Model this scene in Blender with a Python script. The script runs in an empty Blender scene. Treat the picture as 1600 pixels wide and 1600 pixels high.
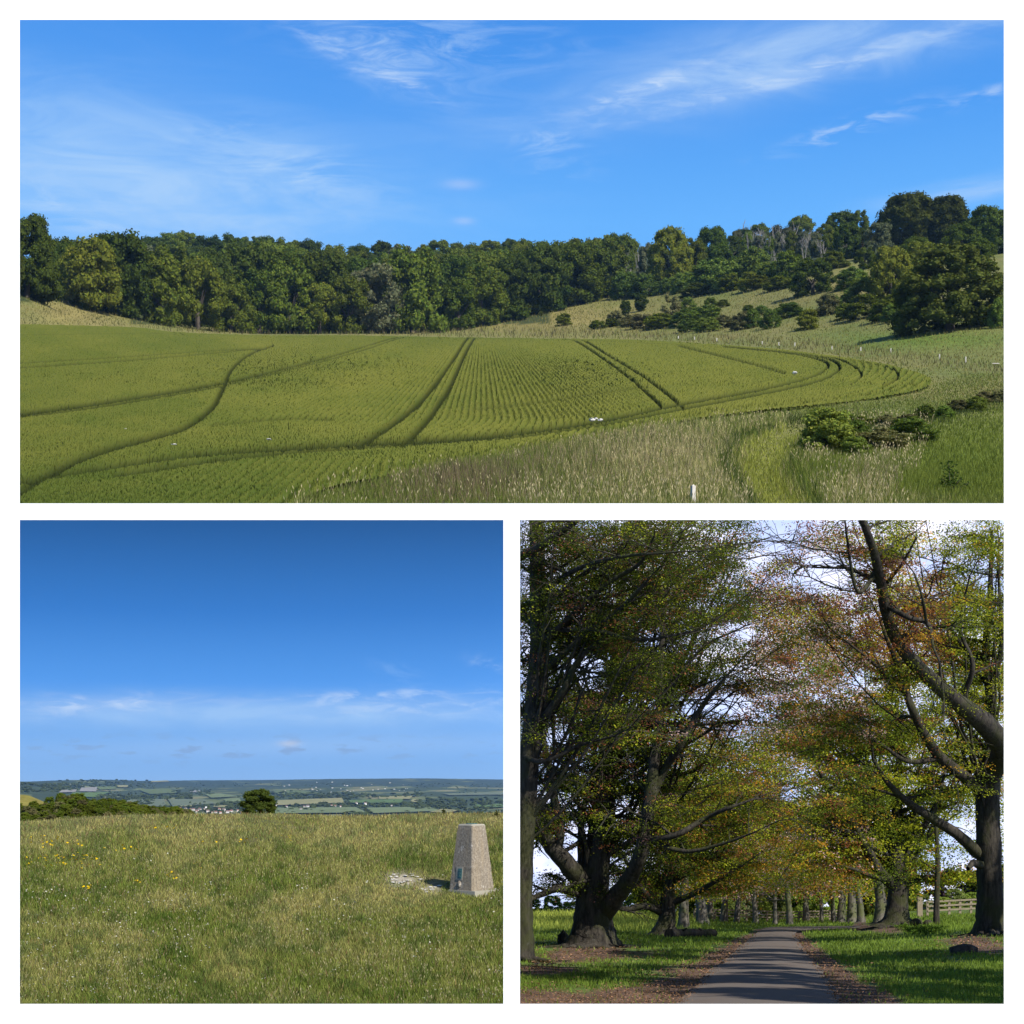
import bpy, math, random
import numpy as np

rng = np.random.default_rng(7)
random.seed(7)
SC = bpy.context.scene
COL = SC.collection

# ------------------------------------------------------------------ camera, light, exposure
F, CX, CY = 2400.0, 800.0, 1218.0          # focal length in photo pixels; eye level sits on pixel row 1218
cam = bpy.data.cameras.new('camera')
cam.sensor_width = 36.0
cam.lens = 36.0 * F / 1600.0
cam.shift_y = (CY - 800.0) / 1600.0
cam.clip_start, cam.clip_end = 0.5, 60000.0
camo = bpy.data.objects.new('camera', cam)
camo.rotation_euler = (math.radians(90), 0, 0)
COL.objects.link(camo)
SC.camera = camo
SC.view_settings.view_transform = 'Standard'
SC.view_settings.look = 'None'
SC.view_settings.gamma = 1.0
SC.view_settings.use_curve_mapping = False
SC.view_settings.exposure = 0.5

SUN_EL, SUN_AZ = math.radians(44), math.radians(42)      # azimuth measured from straight behind the camera to the right
sdir = np.array([math.sin(SUN_AZ) * math.cos(SUN_EL), -math.cos(SUN_AZ) * math.cos(SUN_EL), math.sin(SUN_EL)])
sl = bpy.data.lights.new('sun', 'SUN')
sl.energy = 5.0
sl.angle = math.radians(0.53)
sl.color = (1.0, 0.95, 0.86)
so = bpy.data.objects.new('sun', sl)
from mathutils import Vector
so.rotation_euler = Vector(sdir).to_track_quat('Z', 'Y').to_euler()
COL.objects.link(so)


# ------------------------------------------------------------------ node helpers
class NT:
    def __init__(s, nt):
        s.t = nt

    def n(s, typ, **kw):
        nd = s.t.nodes.new(typ)
        for k, v in kw.items():
            setattr(nd, k, v)
        return nd

    def put(s, sock, v):
        if isinstance(v, bpy.types.NodeSocket):
            s.t.links.new(v, sock)
        elif v is not None:
            if hasattr(sock.default_value, '__len__') and not hasattr(v, '__len__'):
                v = (v, v, v)
            if hasattr(sock.default_value, '__len__') and len(sock.default_value) == 4 and len(v) == 3:
                v = (*v, 1.0)
            sock.default_value = v

    def m(s, op, a, b=None, c=None, clamp=False):
        nd = s.n('ShaderNodeMath', operation=op, use_clamp=clamp)
        s.put(nd.inputs[0], a)
        if b is not None: s.put(nd.inputs[1], b)
        if c is not None: s.put(nd.inputs[2], c)
        return nd.outputs[0]

    def mix(s, f, a, b, blend='MIX'):
        nd = s.n('ShaderNodeMix', data_type='RGBA', blend_type=blend)
        s.put(nd.inputs[0], f); s.put(nd.inputs[6], a); s.put(nd.inputs[7], b)
        return nd.outputs[2]

    def step(s, v, lo, hi, a=0.0, b=1.0):
        nd = s.n('ShaderNodeMapRange', interpolation_type='SMOOTHSTEP')
        s.put(nd.inputs[0], v)
        nd.inputs[1].default_value, nd.inputs[2].default_value = lo, hi
        nd.inputs[3].default_value, nd.inputs[4].default_value = a, b
        return nd.outputs[0]

    def ramp(s, v, stops, interp='LINEAR'):
        nd = s.n('ShaderNodeValToRGB')
        cr = nd.color_ramp
        cr.interpolation = interp
        while len(cr.elements) < len(stops):
            cr.elements.new(0.5)
        for e, (p, c) in zip(cr.elements, stops):
            e.position = p
            e.color = (*c, 1.0)
        s.put(nd.inputs[0], v)
        return nd.outputs[0]

    def noise(s, vec, scale, detail=4.0, rough=0.55, dist=0.0):
        nd = s.n('ShaderNodeTexNoise')
        s.put(nd.inputs['Vector'], vec)
        nd.inputs['Scale'].default_value = scale
        nd.inputs['Detail'].default_value = detail
        nd.inputs['Roughness'].default_value = rough
        nd.inputs['Distortion'].default_value = dist
        return nd.outputs[0]

    def scl(s, vec, sc, rot=(0, 0, 0)):
        nd = s.n('ShaderNodeMapping')
        s.put(nd.inputs[0], vec)
        nd.inputs['Rotation'].default_value = rot
        nd.inputs['Scale'].default_value = sc
        return nd.outputs[0]

    def attr(s, name):
        return s.n('ShaderNodeAttribute', attribute_name=name).outputs['Color']

    def pos(s):
        return s.n('ShaderNodeNewGeometry').outputs['Position']

    def obj(s):
        return s.n('ShaderNodeTexCoord').outputs['Object']


# ------------------------------------------------------------------ world: Nishita light, the blue of the day, drifting cloud
world = bpy.data.worlds.new('World')
SC.world = world
world.use_nodes = True
wt = NT(world.node_tree)
world.node_tree.nodes.clear()
wout = wt.n('ShaderNodeOutputWorld')
sky = wt.n('ShaderNodeTexSky', sky_type='NISHITA')
sky.sun_disc = False
sky.sun_elevation = SUN_EL
sky.sun_rotation = math.atan2(sdir[0], sdir[1])
bg1 = wt.n('ShaderNodeBackground')
wt.put(bg1.inputs[0], sky.outputs[0])
bg1.inputs[1].default_value = 0.07
d = wt.n('ShaderNodeTexCoord').outputs['Generated']
sx = wt.n('ShaderNodeSeparateXYZ'); wt.put(sx.inputs[0], d)
X, Yd, Z = sx.outputs
hyp = wt.m('MAXIMUM', wt.m('SQRT', wt.m('ADD', wt.m('MULTIPLY', X, X), wt.m('MULTIPLY', Yd, Yd))), 0.02)
V = wt.m('DIVIDE', Z, hyp)             # tangent of the elevation
S = wt.m('DIVIDE', X, hyp)             # sine of the bearing
EX = 1.0 / (2 ** 0.5)


def lin(r, g, b):
    f = lambda c: (c / 255 / 12.92) if c / 255 <= 0.04045 else ((c / 255 + 0.055) / 1.055) ** 2.4
    return (f(r) * EX, f(g) * EX, f(b) * EX)


def vy(py): return (CY - py) / F
def rp(v): return (v + 0.1) / 0.7
base = wt.ramp(wt.m('MULTIPLY_ADD', V, 1 / 0.7, 0.1 / 0.7), [
    (0.0, lin(150, 188, 232)),
    (rp(vy(1225)), lin(146, 188, 236)),
    (rp(vy(1160)), lin(124, 180, 242)),
    (rp(vy(1070)), lin(72, 152, 238)),
    (rp(vy(960)), lin(36, 116, 200)),
    (rp(vy(815)), lin(16, 79, 142)),
    (rp(vy(520)), lin(112, 182, 254)),
    (rp(vy(350)), lin(104, 180, 255)),
    (rp(vy(200)), lin(82, 160, 245)),
    (rp(vy(20)), lin(66, 144, 234)),
    (1.0, lin(50, 118, 205))])
cv = wt.n('ShaderNodeCombineXYZ'); wt.put(cv.inputs[0], S); wt.put(cv.inputs[1], V)
SV = cv.outputs[0]
wisp1 = wt.noise(wt.scl(SV, (9, 34, 1), (0, 0, 0.35)), 1.0, 8, 0.62, 0.9)
wisp2 = wt.noise(wt.scl(SV, (16, 60, 1), (0, 0, -0.5)), 1.0, 8, 0.65, 1.4)
fine = wt.noise(wt.scl(SV, (40, 160, 1), (0, 0, 0.2)), 1.0, 6, 0.6, 0.6)


def blob(px, py, rx, ry, rot=0.0):
    """soft elliptical mask of cloud round a bearing / elevation"""
    sx0 = (px - CX) / F / math.hypot(1, (px - CX) / F)
    vy0 = (CY - py) / F / math.hypot(1, (px - CX) / F)
    a, b = wt.m('SUBTRACT', S, sx0), wt.m('SUBTRACT', V, vy0)
    c, s_ = math.cos(rot), math.sin(rot)
    p = wt.m('MULTIPLY', wt.m('ADD', wt.m('MULTIPLY', a, c), wt.m('MULTIPLY', b, s_)), F / rx)
    q = wt.m('MULTIPLY', wt.m('SUBTRACT', wt.m('MULTIPLY', b, c), wt.m('MULTIPLY', a, s_)), F / ry)
    r2 = wt.m('ADD', wt.m('MULTIPLY', p, p), wt.m('MULTIPLY', q, q))
    return wt.m('EXPONENT', wt.m('MULTIPLY', r2, -1.0))


def mul(a, b): return wt.m('MULTIPLY', a, b)
def cloud(col, amount, c=(205, 225, 250)): return wt.mix(wt.m('MINIMUM', amount, 0.95), col, lin(*c))


w1 = wt.step(wisp1, 0.36, 0.72)
w2 = wt.step(wisp2, 0.40, 0.72)
f1 = wt.step(fine, 0.42, 0.70)
c_ = base
c_ = cloud(c_, mul(blob(230, 290, 360, 130, -0.12), wt.m('MULTIPLY_ADD', w1, 0.60, 0.40)), (172, 210, 252))
c_ = cloud(c_, mul(blob(440, 265, 140, 50, -0.25), mul(w2, 0.75)), (190, 220, 252))
c_ = cloud(c_, mul(blob(100, 320, 120, 40, -0.3), mul(w2, 0.6)), (195, 222, 252))
c_ = cloud(c_, mul(blob(590, 90, 130, 36, -0.42), mul(wt.m('MULTIPLY_ADD', w2, 0.55, 0.10), 1.0)), (190, 218, 252))
c_ = cloud(c_, mul(blob(600, 112, 90, 12, -0.45), mul(f1, 0.6)), (215, 232, 253))
c_ = cloud(c_, mul(blob(520, 80, 70, 10, -0.5), mul(f1, 0.5)), (205, 226, 253))
c_ = cloud(c_, mul(blob(680, 60, 220, 50, -0.1), mul(w2, 0.5)), (180, 212, 250))
c_ = cloud(c_, mul(blob(1200, 92, 360, 58, 0.2), wt.m('MULTIPLY_ADD', w1, 0.62, 0.30)), (178, 211, 250))
c_ = cloud(c_, mul(blob(1020, 135, 120, 16, 0.28), wt.m('MULTIPLY_ADD', f1, 0.65, 0.2)), (205, 226, 252))
c_ = cloud(c_, mul(blob(1260, 112, 260, 15, 0.2), wt.m('MULTIPLY_ADD', f1, 0.6, 0.2)), (205, 226, 252))
c_ = cloud(c_, mul(blob(1440, 60, 160, 34, 0.15), mul(w1, 0.6)), (170, 205, 248))
c_ = cloud(c_, mul(blob(860, 235, 60, 48, -0.5), mul(w2, 0.55)), (185, 215, 252))
c_ = cloud(c_, mul(blob(1330, 200, 95, 13, 0.26), mul(f1, 0.7)), (200, 222, 252))
c_ = cloud(c_, mul(blob(1530, 150, 60, 10, 0.22), mul(f1, 0.6)), (190, 215, 250))
c_ = cloud(c_, mul(blob(1520, 296, 110, 16, 0.06), mul(w1, 0.8)), (190, 218, 252))
c_ = cloud(c_, mul(blob(720, 288, 26, 8), 0.35), (200, 215, 248))
c_ = cloud(c_, mul(blob(725, 345, 16, 6), 0.35), (200, 215, 248))
# the low band of cirrus over the valley, the small flat cumulus under it
c_ = cloud(c_, mul(blob(420, 1118, 520, 24, 0.0), wt.m('MULTIPLY_ADD', w1, 0.55, 0.42)), (168, 208, 250))
c_ = cloud(c_, mul(blob(165, 1100, 130, 15, 0.05), wt.m('MULTIPLY_ADD', f1, 0.75, 0.2)), (212, 230, 252))
c_ = cloud(c_, mul(blob(640, 1102, 190, 20, 0.03), wt.m('MULTIPLY_ADD', f1, 0.65, 0.15)), (200, 224, 252))
c_ = cloud(c_, mul(blob(560, 1088, 130, 7, 0.06), mul(f1, 0.8)), (205, 226, 252))
c_ = cloud(c_, mul(blob(765, 1040, 26, 10, -0.3), mul(w2, 1.0)), (205, 226, 250))
c_ = cloud(c_, mul(blob(625, 1052, 40, 14, -0.4), mul(w2, 0.5)), (160, 200, 248))
c_ = cloud(c_, mul(blob(500, 1165, 420, 18, 0.02), 0.5), (170, 205, 246))
puff = wt.noise(wt.scl(SV, (60, 230, 1)), 1.0, 3, 0.5, 0.2)
c_ = cloud(c_, mul(mul(blob(400, 1170, 480, 20), wt.step(puff, 0.52, 0.66)), 0.75), (138, 165, 205))
c_ = cloud(c_, mul(blob(452, 1162, 16, 5), 0.8), (205, 215, 232))
# blown-out white of the sky behind the avenue, put into its colour
bank = mul(wt.step(S, 0.000, 0.012), wt.step(V, 0.20, 0.172))
bn = wt.noise(wt.scl(SV, (14, 20, 1)), 1.0, 4, 0.6)
c_ = wt.mix(bank, c_, wt.mix(wt.step(bn, 0.35, 0.7), (0.52, 0.62, 0.95), (1.05, 1.0, 1.12)))
bg2 = wt.n('ShaderNodeBackground'); wt.put(bg2.inputs[0], c_)
mx = wt.n('ShaderNodeMixShader')
wt.put(mx.inputs[0], wt.step(V, 0.60, 1.1))
wt.put(mx.inputs[1], bg2.outputs[0]); wt.put(mx.inputs[2], bg1.outputs[0])
wt.put(wout.inputs[0], mx.outputs[0])


# ------------------------------------------------------------------ materials
def mat(name):
    m = bpy.data.materials.new(name)
    m.use_nodes = True
    m.node_tree.nodes.clear()
    t = NT(m.node_tree)
    return m, t, t.n('ShaderNodeOutputMaterial')


def foliage(name, trans=0.35, var=0.35, hue=0.03, gloss=0.0):
    """leaf and blade stuff: colour from the 'tint' attribute, varied per object"""
    m, t, o = mat(name)
    c = t.attr('tint')
    r = t.n('ShaderNodeObjectInfo').outputs['Random']
    h = t.n('ShaderNodeHueSaturation')
    t.put(h.inputs['Hue'], t.m('MULTIPLY_ADD', r, hue * 2, 0.5 - hue))
    r2 = t.m('FRACT', t.m('MULTIPLY', r, 17.31))
    t.put(h.inputs['Value'], t.m('MULTIPLY_ADD', r2, var * 2, 1 - var))
    t.put(h.inputs['Color'], c)
    c = h.outputs[0]
    df = t.n('ShaderNodeBsdfDiffuse'); t.put(df.inputs[0], c)
    tr = t.n('ShaderNodeBsdfTranslucent')
    t.put(tr.inputs[0], t.mix(1.0, c, (1.5, 1.5, 0.9), 'MULTIPLY'))
    ms = t.n('ShaderNodeMixShader'); ms.inputs[0].default_value = trans
    t.put(ms.inputs[1], df.outputs[0]); t.put(ms.inputs[2], tr.outputs[0])
    out = ms.outputs[0]
    if gloss:
        gl = t.n('ShaderNodeBsdfGlossy'); gl.inputs['Roughness'].default_value = 0.5
        gl.inputs[0].default_value = (0.6, 0.6, 0.6, 1)
        m2 = t.n('ShaderNodeMixShader'); m2.inputs[0].default_value = gloss
        t.put(m2.inputs[1], out); t.put(m2.inputs[2], gl.outputs[0])
        out = m2.outputs[0]
    t.put(o.inputs[0], out)
    return m


def matte(name, colfn, rough=0.9, bump=None, spec=0.2):
    m, t, o = mat(name)
    p = t.n('ShaderNodeBsdfPrincipled')
    p.inputs['Roughness'].default_value = rough
    p.inputs['Specular IOR Level'].default_value = spec
    t.put(p.inputs['Base Color'], colfn(t))
    if bump:
        b = t.n('ShaderNodeBump')
        b.inputs['Strength'].default_value = bump[0]
        b.inputs['Distance'].default_value = bump[1]
        t.put(b.inputs['Height'], bump[2](t))
        t.put(p.inputs['Normal'], b.outputs[0])
    t.put(o.inputs[0], p.outputs[0])
    return m


def tinted(scale, lo=0.7, hi=1.3, detail=5):
    """'tint' attribute times fine mottling"""
    def f(t):
        n = t.step(t.noise(t.pos(), scale, detail, 0.65), 0.3, 0.7, lo, hi)
        return t.mix(1.0, t.attr('tint'), n, 'MULTIPLY')
    return f


M = {}
M['leaf_far'] = foliage('far_tree_leaves', 0.22, 0.28, 0.014)
M['leaf_near'] = foliage('avenue_leaves', 0.42, 0.0, 0.0)
M['blade'] = foliage('grass_blades', 0.35, 0.0, 0.0)
M['paint'] = matte('white_paint', lambda t: t.mix(t.noise(t.pos(), 3.0, 3), (0.84, 0.84, 0.84), (0.87, 0.87, 0.87)), 0.75)
M['ground_a'] = matte('downland_turf', tinted(0.25), bump=(0.5, 1.0, lambda t: t.noise(t.pos(), 0.4, 5)))
M['ground_b'] = matte('meadow_soil', tinted(9.0), bump=(0.6, 0.03, lambda t: t.noise(t.pos(), 30, 5)))
M['ground_c'] = matte('woodland_floor', tinted(5.0, 0.55, 1.4, 8), bump=(0.7, 0.05, lambda t: t.noise(t.pos(), 12, 6)))
M['crop'] = foliage('cereal_crop', 0.15, 0.0, 0.0)
M['far'] = matte('valley_land', tinted(0.01, 0.8, 1.2))
M['fieldsheet'] = matte('valley_field', tinted(0.006, 0.9, 1.1))
M['bark_far'] = matte('far_bark', lambda t: t.mix(t.noise(t.obj(), 3.0), (0.05, 0.04, 0.03), (0.10, 0.085, 0.065)))
M['bark_pale'] = matte('pale_bark', lambda t: t.mix(t.noise(t.obj(), 3.0), (0.17, 0.155, 0.13), (0.30, 0.28, 0.24)))


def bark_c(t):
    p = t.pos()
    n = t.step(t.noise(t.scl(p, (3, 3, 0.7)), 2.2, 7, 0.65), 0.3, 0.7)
    base = t.mix(n, (0.012, 0.010, 0.008), (0.060, 0.052, 0.040))  # near-black: the shade on the nearer trunks is put into this colour
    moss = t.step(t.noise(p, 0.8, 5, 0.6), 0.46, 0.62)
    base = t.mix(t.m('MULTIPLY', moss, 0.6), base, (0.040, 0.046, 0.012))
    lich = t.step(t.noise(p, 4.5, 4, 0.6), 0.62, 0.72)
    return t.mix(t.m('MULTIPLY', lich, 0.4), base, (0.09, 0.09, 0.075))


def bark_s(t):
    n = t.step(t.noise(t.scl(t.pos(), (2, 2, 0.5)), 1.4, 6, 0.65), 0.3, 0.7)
    base = t.mix(n, (0.055, 0.048, 0.038), (0.17, 0.155, 0.13))  # paler copy of the beech bark, sunlight on the far trunks put in
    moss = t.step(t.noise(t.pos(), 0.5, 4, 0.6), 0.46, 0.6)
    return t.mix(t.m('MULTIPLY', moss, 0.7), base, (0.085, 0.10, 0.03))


M['bark_sun'] = matte('sunlit_beech_bark', bark_s, 0.85, (0.6, 0.08, lambda t: t.noise(t.scl(t.pos(), (4, 4, 1)), 4, 6, 0.65)))
M['bark'] = matte('shaded_beech_bark', bark_c, 0.85, (0.6, 0.08, lambda t: t.noise(t.scl(t.pos(), (4, 4, 1)), 4, 6, 0.65)))


def asphalt(t):
    p = t.pos()
    n = t.noise(p, 30, 4, 0.7)
    a = t.mix(n, (0.075, 0.062, 0.052), (0.165, 0.140, 0.120))
    pt = t.step(t.noise(p, 0.7, 5, 0.6), 0.45, 0.65)
    return t.mix(t.m('MULTIPLY', pt, 0.5), a, (0.125, 0.092, 0.070))


M['asphalt'] = matte('worn_asphalt', asphalt, 0.9, (0.4, 0.02, lambda t: t.noise(t.pos(), 60, 3)))


def concrete(t):
    p = t.obj()
    n = t.step(t.noise(p, 26, 5, 0.7), 0.32, 0.68)
    a = t.mix(n, (0.150, 0.126, 0.098), (0.30, 0.26, 0.205))
    sp = t.step(t.noise(p, 75, 2, 0.6), 0.60, 0.70)
    a = t.mix(sp, a, (0.36, 0.33, 0.28))
    dk = t.step(t.noise(p, 60, 3, 0.6), 0.60, 0.70)
    a = t.mix(t.m('MULTIPLY', dk, 0.7), a, (0.09, 0.075, 0.065))
    streak = t.step(t.noise(t.scl(p, (9, 9, 0.9)), 1.0, 4, 0.6), 0.45, 0.7)
    a = t.mix(t.m('MULTIPLY', streak, 0.45), a, (0.30, 0.235, 0.15))
    wl = t.step(t.noise(t.scl(p, (1, 1, 0.5)), 11, 4, 0.6), 0.60, 0.72)
    return t.mix(t.m('MULTIPLY', wl, 0.6), a, (0.58, 0.55, 0.50))


M['concrete'] = matte('weathered_concrete', concrete, 0.95, (0.8, 0.012, lambda t: t.noise(t.obj(), 60, 5, 0.7)))
M['mortar'] = matte('pale_mortar', lambda t: t.mix(t.noise(t.pos(), 40), (0.22, 0.205, 0.17), (0.36, 0.34, 0.28)))
M['patina'] = matte('green_bronze', lambda t: t.mix(t.noise(t.pos(), 60), (0.03, 0.09, 0.09), (0.07, 0.16, 0.15)), 0.5, spec=0.5)
M['chalk'] = matte('chalk', lambda t: t.mix(t.noise(t.pos(), 30), (0.38, 0.36, 0.32), (0.72, 0.70, 0.66)))
M['petal'] = foliage('petals', 0.2, 0.0, 0.0)
M['timber'] = matte('grey_timber', lambda t: t.mix(t.noise(t.scl(t.pos(), (1, 1, 6)), 3), (0.16, 0.13, 0.09), (0.34, 0.29, 0.21)))
M['postwood'] = matte('bleached_post_wood', lambda t: t.mix(t.noise(t.pos(), 1.5), (0.36, 0.33, 0.28), (0.58, 0.55, 0.49)))
M['render_w'] = matte('pale_house_render', lambda t: t.mix(t.n('ShaderNodeObjectInfo').outputs['Random'], (0.5, 0.45, 0.4), (0.8, 0.78, 0.74)))
M['roof_r'] = matte('red_tile_roof', lambda t: t.mix(t.n('ShaderNodeObjectInfo').outputs['Random'], (0.22, 0.10, 0.07), (0.14, 0.12, 0.11)))


# ------------------------------------------------------------------ mesh helpers
def P(px, py, Y):
    """the point at distance Y that the photograph shows at a pixel"""
    return np.array([(px - CX) / F * Y, Y, (CY - py) / F * Y])


def mesh(name, verts, faces, material=None, tint=None, smooth=False):
    """verts Nx3; faces MxK array or list of them"""
    me = bpy.data.meshes.new(name)
    verts = np.asarray(verts, np.float32)
    if not isinstance(faces, list): faces = [faces]
    faces = [np.asarray(f, np.int32) for f in faces if len(f)]
    nl = sum(f.size for f in faces); nf = sum(len(f) for f in faces)
    me.vertices.add(len(verts)); me.vertices.foreach_set('co', verts.ravel())
    me.loops.add(nl); me.loops.foreach_set('vertex_index', np.concatenate([f.ravel() for f in faces]))
    me.polygons.add(nf)
    tot = np.concatenate([np.full(len(f), f.shape[1], np.int32) for f in faces])
    st = np.concatenate([[0], np.cumsum(tot)[:-1]]).astype(np.int32)
    me.polygons.foreach_set('loop_start', st)
    me.polygons.foreach_set('loop_total', tot)
    me.polygons.foreach_set('use_smooth', np.full(nf, bool(smooth)))
    if tint is not None:
        t = np.ones((len(verts), 4), np.float32); t[:, :3] = tint
        a = me.attributes.new('tint', 'FLOAT_COLOR', 'POINT')
        a.data.foreach_set('color', t.ravel())
    me.update(calc_edges=True)
    if material: me.materials.append(M[material] if isinstance(material, str) else material)
    return me


def link(name, data, parent=None, label=None, cat=None, group=None, kind=None, loc=None):
    o = bpy.data.objects.new(name, data)
    COL.objects.link(o)
    if parent is not None: o.parent = parent
    if loc is not None: o.location = loc
    if label: o['label'] = label
    if cat: o['category'] = cat
    if group: o['group'] = group
    if kind: o['kind'] = kind
    return o


class Bag:
    """collects pieces with per-vertex tint for one mesh"""
    def __init__(s):
        s.v, s.f, s.t, s.n = [], {}, [], 0

    def add(s, v, f, tint=(1, 1, 1)):
        v = np.asarray(v, float); f = np.asarray(f, int)
        t = np.asarray(tint, float)
        if t.ndim == 1: t = np.tile(t, (len(v), 1))
        s.v.append(v); s.t.append(t)
        s.f.setdefault(f.shape[1], []).append(f + s.n)
        s.n += len(v)

    def build(s, name, material, smooth=False):
        return mesh(name, np.concatenate(s.v), [np.concatenate(x) for x in s.f.values()], material, np.concatenate(s.t), smooth)


BOXF = np.array([[0, 3, 2, 1], [4, 5, 6, 7], [0, 1, 5, 4], [1, 2, 6, 5], [2, 3, 7, 6], [3, 0, 4, 7]])


def box(cx, cy, cz, sx_, sy_, sz_, rot=0.0, taper=1.0):
    v = np.array([[-1, -1, 0], [1, -1, 0], [1, 1, 0], [-1, 1, 0], [-taper, -taper, 1], [taper, -taper, 1], [taper, taper, 1], [-taper, taper, 1]], float)
    v *= [sx_ / 2, sy_ / 2, sz_]
    c, s_ = math.cos(rot), math.sin(rot)
    v[:, :2] = v[:, :2] @ np.array([[c, s_], [-s_, c]])
    return v + [cx, cy, cz], BOXF


def smooth_path(pts, k=5):
    """Catmull-Rom through rows of pts (any columns)"""
    p = np.asarray(pts, float)
    if len(p) < 3: 
        return np.array([p[0] + (p[-1] - p[0]) * t for t in np.linspace(0, 1, k + 1)])
    q = np.vstack([2 * p[0] - p[1], p, 2 * p[-1] - p[-2]])
    out = []
    for i in range(1, len(q) - 2):
        for t in np.arange(k) / k:
            a, b, c, d_ = q[i - 1], q[i], q[i + 1], q[i + 2]
            out.append(0.5 * (2 * b + (c - a) * t + (2 * a - 5 * b + 4 * c - d_) * t ** 2 + (3 * b - a - 3 * c + d_) * t ** 3))
    out.append(p[-1])
    return np.array(out)


def tube(path, rad, sides=7, bump=0.0, flare=None):
    path = np.asarray(path, float); rad = np.asarray(rad, float)
    n = len(path)
    tg = np.gradient(path, axis=0)
    tg /= np.linalg.norm(tg, axis=1)[:, None] + 1e-9
    ref = np.array([0.0, 1.0, 0.0]) if abs(tg[0][1]) < 0.8 else np.array([1.0, 0, 0])
    a = np.cross(tg, ref); a /= np.linalg.norm(a, axis=1)[:, None] + 1e-9
    b = np.cross(a, tg)
    th = np.linspace(0, 2 * np.pi, sides, endpoint=False)
    R = rad[:, None] * np.ones(sides)
    if bump:
        R = R * (1 + bump * rng.normal(size=R.shape))
    if flare is not None:
        R = R * flare(np.arange(n)[:, None], th[None, :])
    v = path[:, None] + R[..., None] * (np.cos(th)[None, :, None] * a[:, None] + np.sin(th)[None, :, None] * b[:, None])
    v = v.reshape(-1, 3)
    i = np.arange(n - 1)[:, None] * sides; j = np.arange(sides)[None]
    f = np.stack([i + j, i + (j + 1) % sides, i + sides + (j + 1) % sides, i + sides + j], -1).reshape(-1, 4)
    return v, f


def leaves(cen, size, up=0.0, aspect=0.55, normal=None):
    """rhombic leaves at centres; 'up' pulls the leaf normals towards vertical"""
    n = len(cen)
    nr = rng.normal(size=(n, 3))
    nr /= np.linalg.norm(nr, axis=1)[:, None]
    if normal is not None: nr = nr * 0.75 + normal
    nr[:, 2] = np.abs(nr[:, 2]) + up if up else nr[:, 2]
    nr /= np.linalg.norm(nr, axis=1)[:, None]
    a = np.cross(nr, rng.normal(size=(n, 3))); a /= np.linalg.norm(a, axis=1)[:, None] + 1e-9
    b = np.cross(nr, a)
    sz = np.broadcast_to(np.asarray(size, float), (n,))[:, None]
    v = np.stack([cen - a * sz / 2, cen + b * sz / 2 * aspect, cen + a * sz / 2, cen - b * sz / 2 * aspect], 1).reshape(-1, 3)
    f = np.arange(4 * n).reshape(-1, 4)
    return v, f


def blades(base, h, w, lean, tint, yaw=None):
    """one bent blade (quad + tip) per base point"""
    n = len(base)
    yaw = rng.uniform(0, np.pi, n) if yaw is None else yaw
    s_ = np.stack([np.cos(yaw), np.sin(yaw), np.zeros(n)], 1) * np.asarray(w).reshape(-1, 1) / 2
    la = rng.uniform(0, 2 * np.pi, n)
    l = np.stack([np.cos(la), np.sin(la), np.zeros(n)], 1) * (np.asarray(lean) * rng.uniform(0.2, 1, n))[:, None]
    up = np.zeros((n, 3)); up[:, 2] = h
    hh = np.asarray(h).reshape(-1, 1)
    v = np.stack([base - s_, base + s_, base + up + l * hh], 1).reshape(-1, 3)
    f = np.arange(3 * n).reshape(-1, 3)
    return v, f, np.repeat(np.asarray(tint, float), 3, 0)


def vnoise(x, y, seed=0, oct=3):
    """cheap value noise 0..1 for colour and scatter masks"""
    out = 0; amp = 1; tot = 0
    for o in range(oct):
        xi, yi = np.floor(x).astype(np.int64), np.floor(y).astype(np.int64)
        fx, fy = x - xi, y - yi
        fx, fy = fx * fx * (3 - 2 * fx), fy * fy * (3 - 2 * fy)
        def hsh(a, b):
            h = (a * 374761393 + b * 668265263 + (seed + o) * 1442695041) & 0x7fffffff
            h = ((h ^ (h >> 13)) * 1274126177) & 0x7fffffff
            return ((h ^ (h >> 16)) & 0xffff) / 65535.0
        v = (hsh(xi, yi) * (1 - fx) + hsh(xi + 1, yi) * fx) * (1 - fy) + (hsh(xi, yi + 1) * (1 - fx) + hsh(xi + 1, yi + 1) * fx) * fy
        out = out + amp * v; tot += amp; amp *= 0.5; x = x * 2.03; y = y * 2.03
    return out / tot


def inpoly(x, y, poly):
    x = np.asarray(x, float); y = np.asarray(y, float)
    ins = np.zeros(x.shape, bool)
    n = len(poly)
    for i in range(n):
        x1, y1 = poly[i]; x2, y2 = poly[(i + 1) % n]
        c = ((y1 > y) != (y2 > y)) & (x < (x2 - x1) * (y - y1) / (y2 - y1 + 1e-12) + x1)
        ins ^= c
    return ins


def segdist(x, y, line):
    """distance to a polyline"""
    dmin = np.full(np.shape(x), 1e9)
    for (x1, y1), (x2, y2) in zip(line[:-1], line[1:]):
        dx, dy = x2 - x1, y2 - y1
        t = np.clip(((x - x1) * dx + (y - y1) * dy) / (dx * dx + dy * dy + 1e-9), 0, 1)
        dmin = np.minimum(dmin, np.hypot(x - x1 - t * dx, y - y1 - t * dy))
    return dmin


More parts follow.
